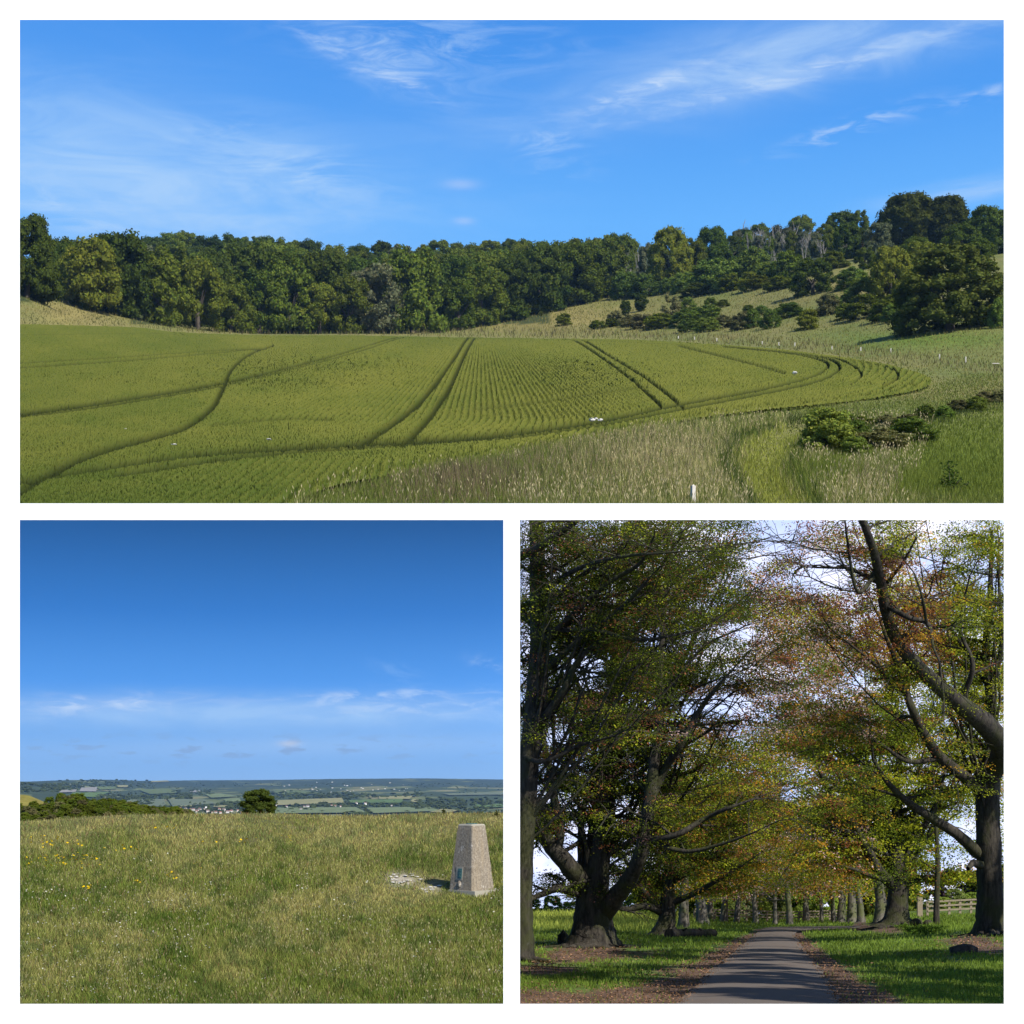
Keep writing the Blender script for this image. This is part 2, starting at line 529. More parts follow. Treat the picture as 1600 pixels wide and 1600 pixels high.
class Terrain:
    """a hillside described by the rows of pixels its surface passes at each distance, column by column"""
    def __init__(s, cols, Ys, tab, sm=3):
        s.c = np.asarray(cols, float); s.Y = np.asarray(Ys, float); s.lY = np.log(s.Y)
        s.tab = np.asarray(tab, float)
        # dense smoothed version
        s.gc = np.linspace(s.c[0], s.c[-1], 121); s.gl = np.linspace(s.lY[0], s.lY[-1], 161)
        a = np.array([np.interp(s.gl, s.lY, r) for r in s.tab])
        a = np.array([np.interp(s.gc, s.c, a[:, j]) for j in range(len(s.gl))]).T
        ker = np.ones(sm) / sm
        for _ in range(2):
            pad = np.pad(a, ((sm, sm), (0, 0)), mode='edge')
            a = np.apply_along_axis(lambda r: np.convolve(r, ker, 'same'), 0, pad)[sm:-sm]
            pad = np.pad(a, ((0, 0), (sm, sm)), mode='reflect', reflect_type='odd')
            a = np.apply_along_axis(lambda r: np.convolve(r, ker, 'same'), 1, pad)[:, sm:-sm]
        s.g = a

    def yp(s, px, Y):
        px = np.clip(np.asarray(px, float), s.gc[0], s.gc[-1]); l = np.clip(np.log(Y), s.gl[0], s.gl[-1])
        i = (px - s.gc[0]) / (s.gc[1] - s.gc[0]); j = (l - s.gl[0]) / (s.gl[1] - s.gl[0])
        i0 = np.clip(i.astype(int) if hasattr(i, 'astype') else int(i), 0, len(s.gc) - 2)
        j0 = np.clip(j.astype(int) if hasattr(j, 'astype') else int(j), 0, len(s.gl) - 2)
        fi, fj = i - i0, j - j0
        g = s.g
        return (g[i0, j0] * (1 - fi) + g[i0 + 1, j0] * fi) * (1 - fj) + (g[i0, j0 + 1] * (1 - fi) + g[i0 + 1, j0 + 1] * fi) * fj

    def z(s, px, Y): return (CY - s.yp(px, Y)) / F * Y

    def pt(s, px, Y):
        px = np.asarray(px, float); Y = np.asarray(Y, float)
        return np.stack([(px - CX) / F * Y, Y * np.ones_like(px), s.z(px, Y)], -1)

    def dist(s, px, py):
        """distance of the first surface met under a pixel (arrays)"""
        px = np.atleast_1d(np.asarray(px, float)); py = np.atleast_1d(np.asarray(py, float))
        out = np.zeros(len(px))
        Yd_ = np.exp(np.linspace(s.gl[0], s.gl[-1], 400))
        for k in range(0, len(px), 20000):
            a = s.yp(px[k:k + 20000, None] * np.ones(400), Yd_[None] * np.ones((len(px[k:k + 20000]), 1)))
            hit = a <= py[k:k + 20000, None]
            j = np.where(hit.any(1), hit.argmax(1), 399); j0 = np.maximum(j - 1, 0)
            r = np.arange(len(j))
            d0, d1 = a[r, j0] - py[k:k + 20000], py[k:k + 20000] - a[r, j]
            t = np.clip(d0 / (d0 + d1 + 1e-9), 0, 1)
            out[k:k + 20000] = Yd_[j0] * (1 - t) + Yd_[j] * t
        return out

    def at(s, px, py):
        Y = s.dist(px, py)[0]
        return s.pt(np.array([px]), np.array([Y]))[0]

    def sheet(s, name, x0, x1, nx, Y, material, tintfn, lift=0.0, dz=None):
        px = np.linspace(x0, x1, nx); Y = np.asarray(Y, float)
        G, H = np.meshgrid(px, Y, indexing='ij')
        v = s.pt(G, H)
        if dz is not None: v[..., 2] += dz(v[..., 0], v[..., 1])
        v[..., 2] += lift
        ny = len(Y)
        i = np.arange(nx - 1)[:, None] * ny; j = np.arange(ny - 1)[None]
        f = np.stack([i + j, i + ny + j, i + ny + j + 1, i + j + 1], -1).reshape(-1, 4)
        return mesh(name, v.reshape(-1, 3), f, material, tintfn(G.ravel(), s.yp(G, H).ravel(), v.reshape(-1, 3)), True)


# ================================================================== the white wall with its three openings
def build_wall():
    Yw, th = 10.0, 0.09
    sc = Yw / F
    xf = [-320, 31, 786.5, 812.5, 1568.5, 1920]; yf = [-200, 31, 786.5, 812.5, 1568.5, 2130]
    xb = [-320, 22, 793.5, 805.5, 1577, 1920]; yb = [-200, 20, 793.5, 805.5, 1575, 2130]
    solid = np.ones((5, 5), bool)
    solid[1:4, 1] = False; solid[1, 3] = False; solid[3, 3] = False
    v = []
    for (xs, ys, dY) in ((xf, yf, 0.0), (xb, yb, th)):
        for x in xs:
            for y in ys:
                v.append([(x - CX) * sc, Yw + dY, (CY - y) * sc])
    id_ = lambda k, i, j: k * 36 + i * 6 + j
    fs = []
    for i in range(5):
        for j in range(5):
            if not solid[i, j]: continue
            fs.append([id_(0, i, j), id_(0, i, j + 1), id_(0, i + 1, j + 1), id_(0, i + 1, j)])
            fs.append([id_(1, i, j), id_(1, i + 1, j), id_(1, i + 1, j + 1), id_(1, i, j + 1)])
            for (di, dj, a, b) in ((-1, 0, (i, j), (i, j + 1)), (1, 0, (i + 1, j + 1), (i + 1, j)), (0, -1, (i + 1, j), (i, j)), (0, 1, (i, j + 1), (i + 1, j + 1))):
                ii, jj = i + di, j + dj
                if 0 <= ii < 5 and 0 <= jj < 5 and solid[ii, jj]: continue
                fs.append([id_(0, *a), id_(1, *a), id_(1, *b), id_(0, *b)])
    return mesh('wall', v, np.array(fs), 'paint')


link('wall', build_wall(), kind='structure')

def near_ground():
    xs, ys = np.linspace(-12, 16, 29), np.linspace(-10, 22.3, 34)
    G, H = np.meshgrid(xs, ys, indexing='ij')
    zz = -1.68 - np.clip((H - 8) / 14, 0, 1.03) * 1.98 - 0.04 * np.sin(G * 1.7) * np.sin(H * 1.3)
    v = np.stack([G, H, zz], -1).reshape(-1, 3)
    i = np.arange(28)[:, None] * 34; j = np.arange(33)[None]
    f = np.stack([i + j, i + 34 + j, i + 35 + j, i + j + 1], -1).reshape(-1, 4)
    keep = ~((G < 0.3) & (H > 8.2))
    k4 = (keep[:-1, :-1] & keep[1:, :-1] & keep[:-1, 1:] & keep[1:, 1:]).reshape(-1)
    return mesh('ground', v, f[k4], 'ground_b', np.array([0.085, 0.105, 0.026]) * np.ones((len(v), 3)), True)


link('ground', near_ground(), kind='structure')

# ================================================================== UPPER VIEW: crop field under a wooded down
pl = lambda *a: list(a)
YA = [185, 200, 260, 350, 500, 700, 900, 1200, 1500, 1900, 2300, 2800, 3400]
TA = Terrain([-60, 32, 100, 210, 300, 400, 700, 850, 1000, 1150, 1300, 1450, 1600, 1680], YA, [
    [814, 790, 716, 652, 594, 548, 512, 466, 438, 425, 415, 410, 408],
    [814, 790, 716, 652, 595, 550, 516, 472, 442, 425, 415, 408, 405],
    [814, 790, 718, 655, 600, 560, 535, 509, 478, 450, 430, 410, 400],
    [814, 790, 720, 658, 606, 569, 547, 525, 507, 480, 450, 415, 395],
    [814, 790, 721, 660, 609, 574, 554, 536, 523, 508, 470, 425, 398],
    [814, 790, 721, 661, 610, 576, 557, 539, 529, 519, 480, 425, 396],
    [814, 790, 721, 661, 610, 576, 557, 540, 530, 521, 484, 432, 408],
    [814, 790, 721, 661, 610, 576, 557, 540, 529, 508, 462, 420, 402],
    [814, 790, 721, 661, 610, 576, 557, 539, 528, 486, 440, 410, 395],
    [814, 790, 721, 661, 610, 576, 557, 538, 504, 445, 412, 394, 388],
    [814, 790, 721, 661, 610, 576, 556, 516, 462, 408, 388, 378, 374],
    [814, 790, 721, 661, 608, 570, 530, 480, 428, 385, 368, 360, 357],
    [814, 790, 720, 658, 600, 553, 512, 455, 405, 376, 355, 350, 348],
    [814, 790, 720, 658, 599, 551, 508, 452, 402, 374, 353, 348, 346]], 3)

FIELD = [(-60, 505), (60, 507), (210, 511), (270, 518), (390, 523), (560, 524), (720, 527), (900, 529), (1000, 531), (1150, 540), (1260, 550),
         (1380, 568), (1440, 584), (1457, 597), (1432, 611), (1330, 628), (1180, 643), (1060, 660), (930, 688), (800, 712), (650, 737),
         (500, 768), (400, 830), (-60, 830)]
FIELD = [tuple(p) for p in smooth_path(FIELD[:-1], 4)] + [(-60, 830)]


def tintA(px, py, v):
    n = vnoise(v[:, 0] / 30, v[:, 1] / 60, 1); n2 = vnoise(px / 25, py / 9, 2)
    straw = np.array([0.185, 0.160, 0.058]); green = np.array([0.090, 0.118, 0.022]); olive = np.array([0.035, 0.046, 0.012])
    t = green * (1 - n[:, None]) + straw * n[:, None] * 0.9
    # bare dry downland on the middle slope and on the left bank
    dry = np.exp(-((px - 870) / 170) ** 2 - ((py - 497) / 26) ** 2) + np.exp(-((px - 1340) / 70) ** 2 - ((py - 445) / 20) ** 2) + np.exp(-((px - 120) / 90) ** 2 - ((py - 487) / 26) ** 2)
    dry = np.clip(dry, 0, 1)[:, None]
    t = t * (1 - dry) + (np.array([0.185, 0.155, 0.050]) * (0.8 + 0.4 * n2[:, None])) * dry
    lush = 0.9 * np.clip(np.exp(-((px - 1500) / 110) ** 2 - ((py - 720) / 60) ** 2) + np.exp(-((px - 1450) / 150) ** 2 - ((py - 530) / 18) ** 2), 0, 1)[:, None]
    t = t * (1 - lush) + np.array([0.085, 0.135, 0.014]) * lush
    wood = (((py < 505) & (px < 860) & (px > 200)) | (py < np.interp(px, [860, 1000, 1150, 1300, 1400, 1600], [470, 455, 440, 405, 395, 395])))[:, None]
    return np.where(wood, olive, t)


YS_A = np.concatenate([np.geomspace(195.5, 700, 70), np.geomspace(715, 3400, 130)])
link('hillside', TA.sheet('hillside', -620, 2240, 350, YS_A, 'ground_a', tintA,
                          dz=lambda x, y: 1.6 * (vnoise(x / 25, y / 40, 5) - 1.0)), kind='structure')

# tramlines and the footpath as polylines of pixels
TRAM = [
    ([(560, 702), (610, 672), (655, 635), (690, 592), (712, 560), (731, 529)], 5.0, 1.0),
    ([(628, 702), (660, 672), (692, 628), (712, 590), (726, 558), (741, 530)], 5.0, 1.0),
    ([(30, 652), (160, 634), (340, 604), (480, 571), (560, 549), (620, 529)], 3.4, 1.0),
    ([(30, 657), (160, 640), (345, 608), (490, 573), (570, 551), (630, 529)], 3.0, 0.95),
    ([(30, 573), (180, 564), (330, 553), (420, 548)], 2.2, 0.95),
    ([(30, 580), (180, 570), (330, 557), (410, 549)], 2.6, 1.0),
    ([(30, 780), (80, 748), (150, 716), (240, 690), (290, 674), (330, 644), (348, 612), (362, 582), (390, 558), (425, 545)], 4.5, 1.0),
    ([(893, 533), (930, 557), (985, 597), (1035, 642)], 3.0, 0.75),
    ([(908, 533), (950, 560), (1010, 597), (1068, 642)], 3.0, 0.75),
    ([(30, 762), (150, 742), (280, 722), (420, 709), (560, 700), (700, 692), (800, 683), (930, 664), (1060, 637), (1180, 615), (1260, 596), (1292, 580), (1284, 568), (1230, 556), (1130, 546)], 3.4, 1.0),
    ([(180, 752), (320, 730), (450, 715), (570, 707), (700, 697), (810, 689), (940, 669), (1065, 644), (1190, 620), (1275, 601), (1310, 583), (1300, 568), (1250, 556), (1130, 543)], 3.4, 1.0),
    ([(1060, 545), (1120, 560), (1180, 575), (1225, 588)], 4.0, 0.5),
    ([(1330, 606), (1345, 594), (1340, 582), (1310, 566), (1280, 560)], 2.2, 0.8),
    ([(1380, 611), (1402, 596), (1398, 584), (1370, 574), (1340, 566)], 2.2, 0.8),
    ([(30, 529), (150, 527), (260, 525), (330, 524)], 1.5, 0.4),
    ([(850, 529), (1000, 540), (1120, 545)], 1.8, 0.35),
    ([(268, 518), (275, 523), (272, 527)], 1.5, 0.9), ([(280, 520), (287, 527)], 1.5, 0.9),
    ([(740, 646), (830, 636), (930, 620), (1010, 610)], 4.0, 0.3),
    ([(330, 672), (440, 662), (520, 664)], 3.0, 0.35)]
TRAM = [([tuple(p) for p in smooth_path(l, 5)], w, d) for l, w, d in TRAM]


def crop_fields(px, py):
    """row phase, track depth and cover for points of the field"""
    tr = np.zeros(len(px))
    sc = np.clip((py - 470) / 170, 0.45, 1.6)
    for l, w, d in TRAM:
        arr = np.array(l); bb = 12
        m = (px > arr[:, 0].min() - bb) & (px < arr[:, 0].max() + bb) & (py > arr[:, 1].min() - bb) & (py < arr[:, 1].max() + bb)
        if not m.any(): continue
        dd = segdist(px[m], py[m], l)
        tr[m] = np.maximum(tr[m], d * np.exp(-(dd / (w * sc[m] * 0.8)) ** 2))
    # rows: straight drills running up the field, bent round on the eastern headland
    Xg, Yg = (px - CX) / F * 60000 / np.maximum(py - 489, 8), 60000 / np.maximum(py - 489, 8)
    bend = np.clip((700 - py) / 60, 0, 1)
    ph = (Xg + 0.020 * Yg + 22 * np.clip((350 - Yg) / 100, 0, 1) ** 2) / 1.55
    rows = np.sin(2 * np.pi * ph)
    amp = np.clip((Xg / np.maximum(Yg, 1) * F + CX - 180) / 260, 0.15, 1) * np.clip((1070 - px) / 150, 0.0, 1) * np.clip((py - 540) / 40, 0.0, 1)
    # curved end
    ex, ey = (px - 1235) / 1.0, (py - 580) * 3.6
    rr = np.hypot(ex, ey)
    crv = np.sin(2 * np.pi * rr / 11.5)
    kc = np.clip((px - 1300) / 30, 0, 1) * np.clip((rr - 90) / 20, 0, 1)
    relief = rows * amp * (1 - kc) + crv * kc * 1.0
    return relief, tr


def crop_top(Y, py, rel, tr):
    """height of the crop's surface over the ground: drills stand proud, wheelings are pressed flat"""
    full = np.clip(1.25 + (Y - 400) / 500, 1.25, 2.6)
    return full * (1 - 0.97 * np.clip(tr * 1.25, 0, 1)) * (1 + 0.22 * rel)


def build_crop():
    nx, ny = 920, 300
    px = np.linspace(-40, 1470, nx)
    pyr = np.concatenate([np.linspace(503, 600, 120), np.linspace(601, 813.5, ny - 120)])
    G, H = np.meshgrid(px, pyr, indexing='ij')
    ins = inpoly(G, H, FIELD)
    g, h = G.ravel(), H.ravel()
    Yv = TA.dist(g, h)
    v = TA.pt(g, Yv)
    rel, tr = crop_fields(g, h)
    jit = rng.normal(size=len(g))
    edge = np.clip(segdist(g, h, FIELD + FIELD[:1]) / 9, 0.08, 1)
    hz = crop_top(Yv, h, rel, tr) * np.where(h < 800, edge, 1) + 0.10 * jit * (Yv < 500) + 0.16 * jit * (Yv >= 500)
    v[:, 2] += hz
    n = vnoise(g / 140, h / 30, 3); n2 = vnoise(g / 34, h / 8, 4)
    light = np.array([0.134, 0.140, 0.029]); deep = np.array([0.066, 0.092, 0.018])
    k = np.clip(0.62 - 0.8 * (n - 0.5) - 0.35 * (n2 - 0.5) - 0.55 * np.clip((h - 690) / 90, 0, 1) - 0.35 * np.clip((540 - h) / 25, 0, 1) + 0.22 * rel + 0.12 * jit, 0, 1)[:, None]
    t = light * k + deep * (1 - k)
    tk = np.clip(tr * 1.3, 0, 1)[:, None] * 0.85
    t = t * (1 - tk) + np.array([0.014, 0.020, 0.008]) * tk
    i = np.arange(nx - 1)[:, None] * ny; j = np.arange(ny - 1)[None]
    f = np.stack([i + j + 1, i + ny + j + 1, i + ny + j, i + j], -1).reshape(-1, 4)
    keep = (ins[:-1, :-1] & ins[1:, :-1] & ins[:-1, 1:] & ins[1:, 1:]).reshape(-1)
    f = f[keep]
    used = np.zeros(len(v), bool); used[f.ravel()] = True
    re = np.cumsum(used) - 1
    return mesh('crop', v[used], re[f], 'crop', t[used])


def crop_blades():
    """ears and leaves standing out of the crop, thickest on the nearer half"""
    n = 130000
    px = rng.uniform(-10, 1470, n)
    py = 528 + 286 * rng.uniform(0, 1, n) ** 0.75
    ok = inpoly(px, py, FIELD)
    px, py = px[ok], py[ok]
    rel, tr = crop_fields(px, py)
    ok = (rng.uniform(0.05, 0.5, len(px)) > tr) & (rel > rng.uniform(-1.0, 0.5, len(px)))
    px, py, rel, tr = px[ok], py[ok], rel[ok], tr[ok]
    Y = TA.dist(px, py)
    b = TA.pt(px, Y); b[:, 2] += crop_top(Y, py, rel, tr) - 0.5
    m1 = Y / F
    n_ = vnoise(px / 140, py / 30, 3)
    k = np.clip(0.6 - 0.8 * (n_ - 0.5) - 0.5 * np.clip((py - 690) / 90, 0, 1) + 0.28 * rng.normal(size=len(px)), 0, 1)[:, None]
    t = np.array([0.158, 0.160, 0.036]) * k + np.array([0.060, 0.088, 0.016]) * (1 - k)
    hh = 0.5 + m1 * rng.uniform(1.2, 3.0, len(px)) * np.interp(py, [530, 650, 800], [0.6, 0.8, 1.9])
    return blades(b, hh, m1 * rng.uniform(1.0, 2.2, len(px)), 0.45 * np.ones(len(px)), t)


link('crop', build_crop(), kind='stuff')
cv_, cf_, ct_ = crop_blades()
link('crop_ears', mesh('crop_ears', cv_, cf_, 'blade', ct_), kind='stuff')


# ------------------------------------------------------------------ tall grass of the bank on the near side
def bank_grass():
    n = 170000
    px = rng.uniform(400, 1600, n); py = rng.uniform(585, 808, n)
    near = np.interp(px, [400, 500, 650, 800, 930, 1060, 1180, 1330, 1432, 1457, 1600], [800, 772, 740, 712, 690, 662, 646, 630, 614, 600, 560])
    ok = py > near - 2 + rng.uniform(-1, 8, n)
    px, py, near = px[ok], py[ok], near[ok]
    Y = TA.dist(px, py); b = TA.pt(px, Y); m1 = Y / F
    n1 = vnoise(px / 60, py / 20, 11); n2 = vnoise(px / 18, py / 10, 12)
    pal = {'straw': (0.36, 0.32, 0.15), 'pink': (0.26, 0.205, 0.125), 'green': (0.10, 0.16, 0.02), 'olive': (0.125, 0.150, 0.036), 'dark': (0.055, 0.072, 0.022), 'brown': (0.165, 0.128, 0.078)}
    c = np.tile(np.array(pal['olive']), (len(px), 1))
    r = rng.uniform(0, 1, len(px))
    strawp = np.exp(-((px - 1080) / 170) ** 2 - ((py - 735) / 70) ** 2) * 1.0 + np.exp(-((px - 1330) / 120) ** 2 - ((py - 775) / 30) ** 2) * 0.7
    c = np.where((r < strawp * (0.30 + 0.6 * n2))[:, None], pal['straw'], c)
    pinkp = np.exp(-((px - 960) / 200) ** 2 - ((py - 715) / 55) ** 2) + 0.8 * np.exp(-((px - 1350) / 130) ** 2 - ((py - 755) / 22) ** 2)
    c = np.where(((rng.uniform(0, 1, len(px)) < pinkp * 0.38))[:, None], pal['pink'], c)
    brownp = np.exp(-((px - 720) / 110) ** 2 - ((py - 762) / 32) ** 2)
    c = np.where(((rng.uniform(0, 1, len(px)) < brownp * 0.75))[:, None], pal['brown'], c)
    track = np.exp(-((px - np.interp(py, [660, 690, 740, 790], [1275, 1205, 1185, 1225])) / 36) ** 2) * (py > 664)
    c = np.where(((rng.uniform(0, 1, len(px)) < track * 1.3))[:, None], np.array([0.225, 0.240, 0.050]), c)
    tdx = np.abs(px - np.interp(py, [660, 690, 740, 790], [1275, 1205, 1185, 1225]))
    tedge = np.exp(-((tdx - 52) / 12) ** 2) * (py > 668)
    c = np.where((rng.uniform(0, 1, len(px)) < tedge * 0.8)[:, None], np.array([0.060, 0.085, 0.020]), c)
    lush = np.exp(-((px - 1290) / 60) ** 2 - ((py - 745) / 32) ** 2) + np.clip((px - 1400 + (py - 690) * 0.6) / 60, 0, 1) * np.clip((py - 655 + (px - 1400) * 0.25) / 20, 0, 1) * np.clip((790 - py - (px < 1400) * 60) / 20, 0, 1)
    c = np.where(((rng.uniform(0, 1, len(px)) < lush))[:, None], np.array([0.125, 0.155, 0.030]), c)
    hedge = np.exp(-((py - np.interp(px, [1240, 1400, 1600], [660, 672, 612])) / 16) ** 2) * (px > 1230)
    c = np.where(((rng.uniform(0, 1, len(px)) < hedge * 0.9 * (0.4 + n1)))[:, None], pal['dark'], c)
    c = c * rng.uniform(0.6, 1.45, len(px))[:, None]
    hh = m1 * (5 + 13 * np.clip(strawp + pinkp * 0.8 + brownp, 0, 1) * rng.uniform(0.4, 1.5, len(px)) + 5 * n2) * (1 - 0.78 * np.clip(track, 0, 1)) * (1 + 0.35 * tedge) * np.clip((py - 560) / 140, 0.40, 1.3)
    return blades(b, hh, m1 * rng.uniform(1.0, 2.0, len(px)), 0.5 * np.ones(len(px)), c)


gv, gf, gt = bank_grass()
link('bank_grass', mesh('bank_grass', gv, gf, 'blade', gt), kind='stuff')


def far_margin_grass():
    n = 80000
    px = rng.uniform(20, 1600, n); py = rng.uniform(430, 640, n)
    ok = ~inpoly(px, py, FIELD)
    px, py = px[ok], py[ok]
    Y = TA.dist(px, py); b = TA.pt(px, Y); m1 = Y / F
    n1 = vnoise(px / 40, py / 10, 13)
    belt = np.exp(-((py - np.interp(px, [700, 1000, 1250, 1400, 1600], [520, 526, 540, 556, 585])) / 9) ** 2)
    k = np.clip(n1 + rng.normal(size=len(px)) * 0.25, 0, 1)[:, None]
    c = np.array([0.22, 0.185, 0.07]) * k + np.array([0.105, 0.135, 0.028]) * (1 - k)
    c = np.where((rng.uniform(0, 1, len(px)) < belt * 0.6)[:, None], np.array([0.125, 0.110, 0.055]), c)
    c *= rng.uniform(0.7, 1.3, len(px))[:, None]
    bank = (px < 330)[:, None] & (n1 < 0.55)[:, None] & (py > 470)[:, None]
    c = np.where(bank, c * 0.0 + np.array([0.095, 0.098, 0.034]), c)
    hh = m1 * (2.2 + 3.5 * belt + 3.0 * n1 * rng.uniform(0, 1, len(px)))
    return blades(b, hh, m1 * rng.uniform(0.9, 1.7, len(px)), 0.5 * np.ones(len(px)), c)


gv, gf, gt = far_margin_grass()
link('downland_grass', mesh('downland_grass', gv, gf, 'blade', gt), kind='stuff')


# ------------------------------------------------------------------ trees seen from afar: unit-size variants
ICO = None
ICO1 = None
def ico():
    global ICO
    if ICO is None:
        import bmesh
        bm = bmesh.new(); bmesh.ops.create_icosphere(bm, subdivisions=2, radius=1.0)
        bm.verts.ensure_lookup_table()
        ICO = (np.array([v.co[:] for v in bm.verts]), np.array([[v.index for v in f.verts] for f in bm.faces]))
        bm.free()
    return ICO


def crown_mesh(name, nclump, nleaf, lsize, tint, shape='round', spread=1.0, low=0.08, seed=0, hearts=True):
    """crown of clumps in a unit box (width 1, height 1): solid clump hearts, leaf tufts all over"""
    global ICO1
    r_ = np.random.default_rng(seed)
    bag = Bag()
    cs, rs = [], []
    for k in range(nclump):
        u = r_.uniform(0, 1); th = r_.uniform(0, 2 * np.pi)
        zc = low + 0.12 + (0.90 - low - 0.12) * u
        if shape == 'round': w = math.sqrt(max(0.05, 1 - ((zc - 0.48) / 0.50) ** 2)) * 0.40
        elif shape == 'dome': w = math.sqrt(max(0.04, 1 - (max(zc - 0.22, 0) / 0.76) ** 2)) * 0.42
        elif shape == 'tall': w = math.sqrt(max(0.04, 1 - ((zc - 0.42) / 0.55) ** 2)) * 0.36
        else: w = 0.44 * (1 - 0.5 * zc)
        rad = w * math.sqrt(r_.uniform(0.25, 1.0))
        rr = r_.uniform(0.065, 0.135) * spread
        cs.append((rad * math.cos(th), rad * math.sin(th), zc)); rs.append(rr)
    cs, rs = np.array(cs), np.array(rs)
    iv, if_ = ico()
    if ICO1 is None:
        import bmesh
        bm = bmesh.new(); bmesh.ops.create_icosphere(bm, subdivisions=1, radius=1.0); bm.verts.ensure_lookup_table()
        ICO1 = (np.array([v.co[:] for v in bm.verts]), np.array([[v.index for v in f.verts] for f in bm.faces])); bm.free()
    iv, if_ = ICO1
    for c, rr in zip(cs, rs) if hearts else ():
        bag.add(c + iv * (1 + 0.16 * r_.normal(size=(len(iv), 1))) * rr * 0.72 * [1, 1, 0.9], if_, np.array(tint) * 0.9)
    per = max(1, nleaf // nclump)
    for c, rr in zip(cs, rs):
        dvec = r_.normal(size=(per, 3)); dvec[:, 2] += 0.35
        dvec /= np.linalg.norm(dvec, axis=1)[:, None]
        cen = c + dvec * rr * r_.uniform(0.66, 1.16, per)[:, None] * [1, 1, 0.88]
        v, f = leaves(cen, lsize * r_.uniform(0.6, 1.4, per), normal=dvec * 0.8, aspect=0.8)
        tt = np.array(tint) * r_.uniform(0.72, 1.32, (per, 1)) * (1 + 0.12 * r_.normal(size=(per, 1)) * np.array([1, 0.3, 0.2]))
        bag.add(v, f, np.repeat(tt, 4, 0))
    return bag.build(name, 'leaf_far')


def stem_mesh(name, h=0.42, r=0.035, material='bark_far', seed=1):
    bag = Bag()
    p = np.array([[0, 0, -0.08], [0, 0, 0.05], [0.01, 0, h * 0.5], [0, 0.01, h]])
    v, f = tube(p, [r * 1.5, r * 1.15, r, r * 0.6], 6); bag.add(v, f)
    r_ = np.random.default_rng(seed)
    for k in range(3):
        th = r_.uniform(0, 6.28)
        q = np.array([[0, 0, h * 0.6], [0.1 * math.cos(th), 0.1 * math.sin(th), h * 0.9], [0.2 * math.cos(th), 0.2 * math.sin(th), h * 1.25]])
        v, f = tube(q, [r * 0.6, r * 0.45, r * 0.2], 5); bag.add(v, f)
    return bag.build(name, material)


CROWN = {}
GREENS = {'deep': (0.056, 0.080, 0.013), 'mid': (0.086, 0.112, 0.015), 'yellow': (0.112, 0.132, 0.017), 'grey': (0.100, 0.112, 0.055), 'gold': (0.34, 0.23, 0.014), 'brown': (0.125, 0.120, 0.050), 'bright': (0.105, 0.145, 0.026)}
for i, (kn, sh, nc) in enumerate([('deep', 'round', 34), ('deep', 'dome', 34), ('mid', 'round', 36), ('mid', 'dome', 34), ('mid', 'tall', 34), ('yellow', 'round', 34), ('yellow', 'dome', 34), ('grey', 'tall', 30), ('grey', 'dome', 30)]):
    CROWN.setdefault(kn, []).append(crown_mesh('tree_crown', nc + 44, 10500, 0.036, GREENS[kn], sh, 1.0, low=-0.08, seed=i + 3))
CROWN['gold'] = [crown_mesh('tree_crown', 30, 2400, 0.05, GREENS['gold'], 'dome', seed=50)]
CROWN['big'] = [crown_mesh('tree_crown', 260, 22000, 0.026, GREENS['deep'], 'dome', 0.82, low=-0.06, seed=60), crown_mesh('tree_crown', 250, 21000, 0.026, (0.054, 0.066, 0.012), 'round', 0.86, low=-0.02, seed=61)]
CROWN['bigbush'] = [crown_mesh('tree_crown', 280, 26000, 0.024, (0.080, 0.100, 0.020), 'dome', 0.66, low=-0.14, seed=66)]
CROWN['bigyellow'] = [crown_mesh('tree_crown', 200, 17000, 0.028, GREENS['yellow'], 'dome', 0.8, low=-0.05, seed=62)]
CROWN['bush'] = [crown_mesh('bush_leaves', 64, 6400, 0.046, GREENS[k], 'dome', 1.2, low=-0.16, seed=70 + i) for i, k in enumerate(('mid', 'yellow', 'bright', 'brown'))]
CROWN['sunny'] = [crown_mesh('bush_leaves', 50, 5200, 0.04, (0.17, 0.225, 0.036), 'dome', 1.2, low=-0.16, seed=97), crown_mesh('bush_leaves', 50, 5200, 0.04, (0.11, 0.15, 0.040), 'dome', 1.2, low=-0.16, seed=98)]
CROWN['nearbush'] = [crown_mesh('bush_leaves', 80, 9000, 0.050, (0.165, 0.215, 0.038), 'dome', 1.2, low=-0.1, seed=95)]
CROWN['ivy'] = [crown_mesh('tree_crown', 34, 2600, 0.045, GREENS['brown'], 'tall', 0.95, low=0.0, seed=80)]
STEM = [stem_mesh('tree_trunk', seed=s) for s in (1, 2, 3)]


def far_tree(name, base, w, h, crown, label, cat, group=None, parts=True, squash=None):
    rz = random.uniform(0, 6.28)
    if parts:
        e = link(name, None, label=label, cat=cat, group=group, loc=base)
        e.scale = (w, w * (squash or 1), h); e.rotation_euler = (0, 0, rz)
        link('trunk', random.choice(STEM), e); link('crown', crown, e)
    else:
        e = link(name, crown, label=label, cat=cat, group=group, loc=base)
        e.scale = (w, w * (squash or 1), h); e.rotation_euler = (0, 0, rz)
    return e


def plantA(name, px, py, wpx, hpx, crown, label, cat, group=None, parts=True):
    b = TA.at(px, py); m1 = b[1] / F
    return far_tree(name, b - [0, 0, hpx * m1 * 0.03], wpx * m1, hpx * m1, crown, label, cat, group, parts)


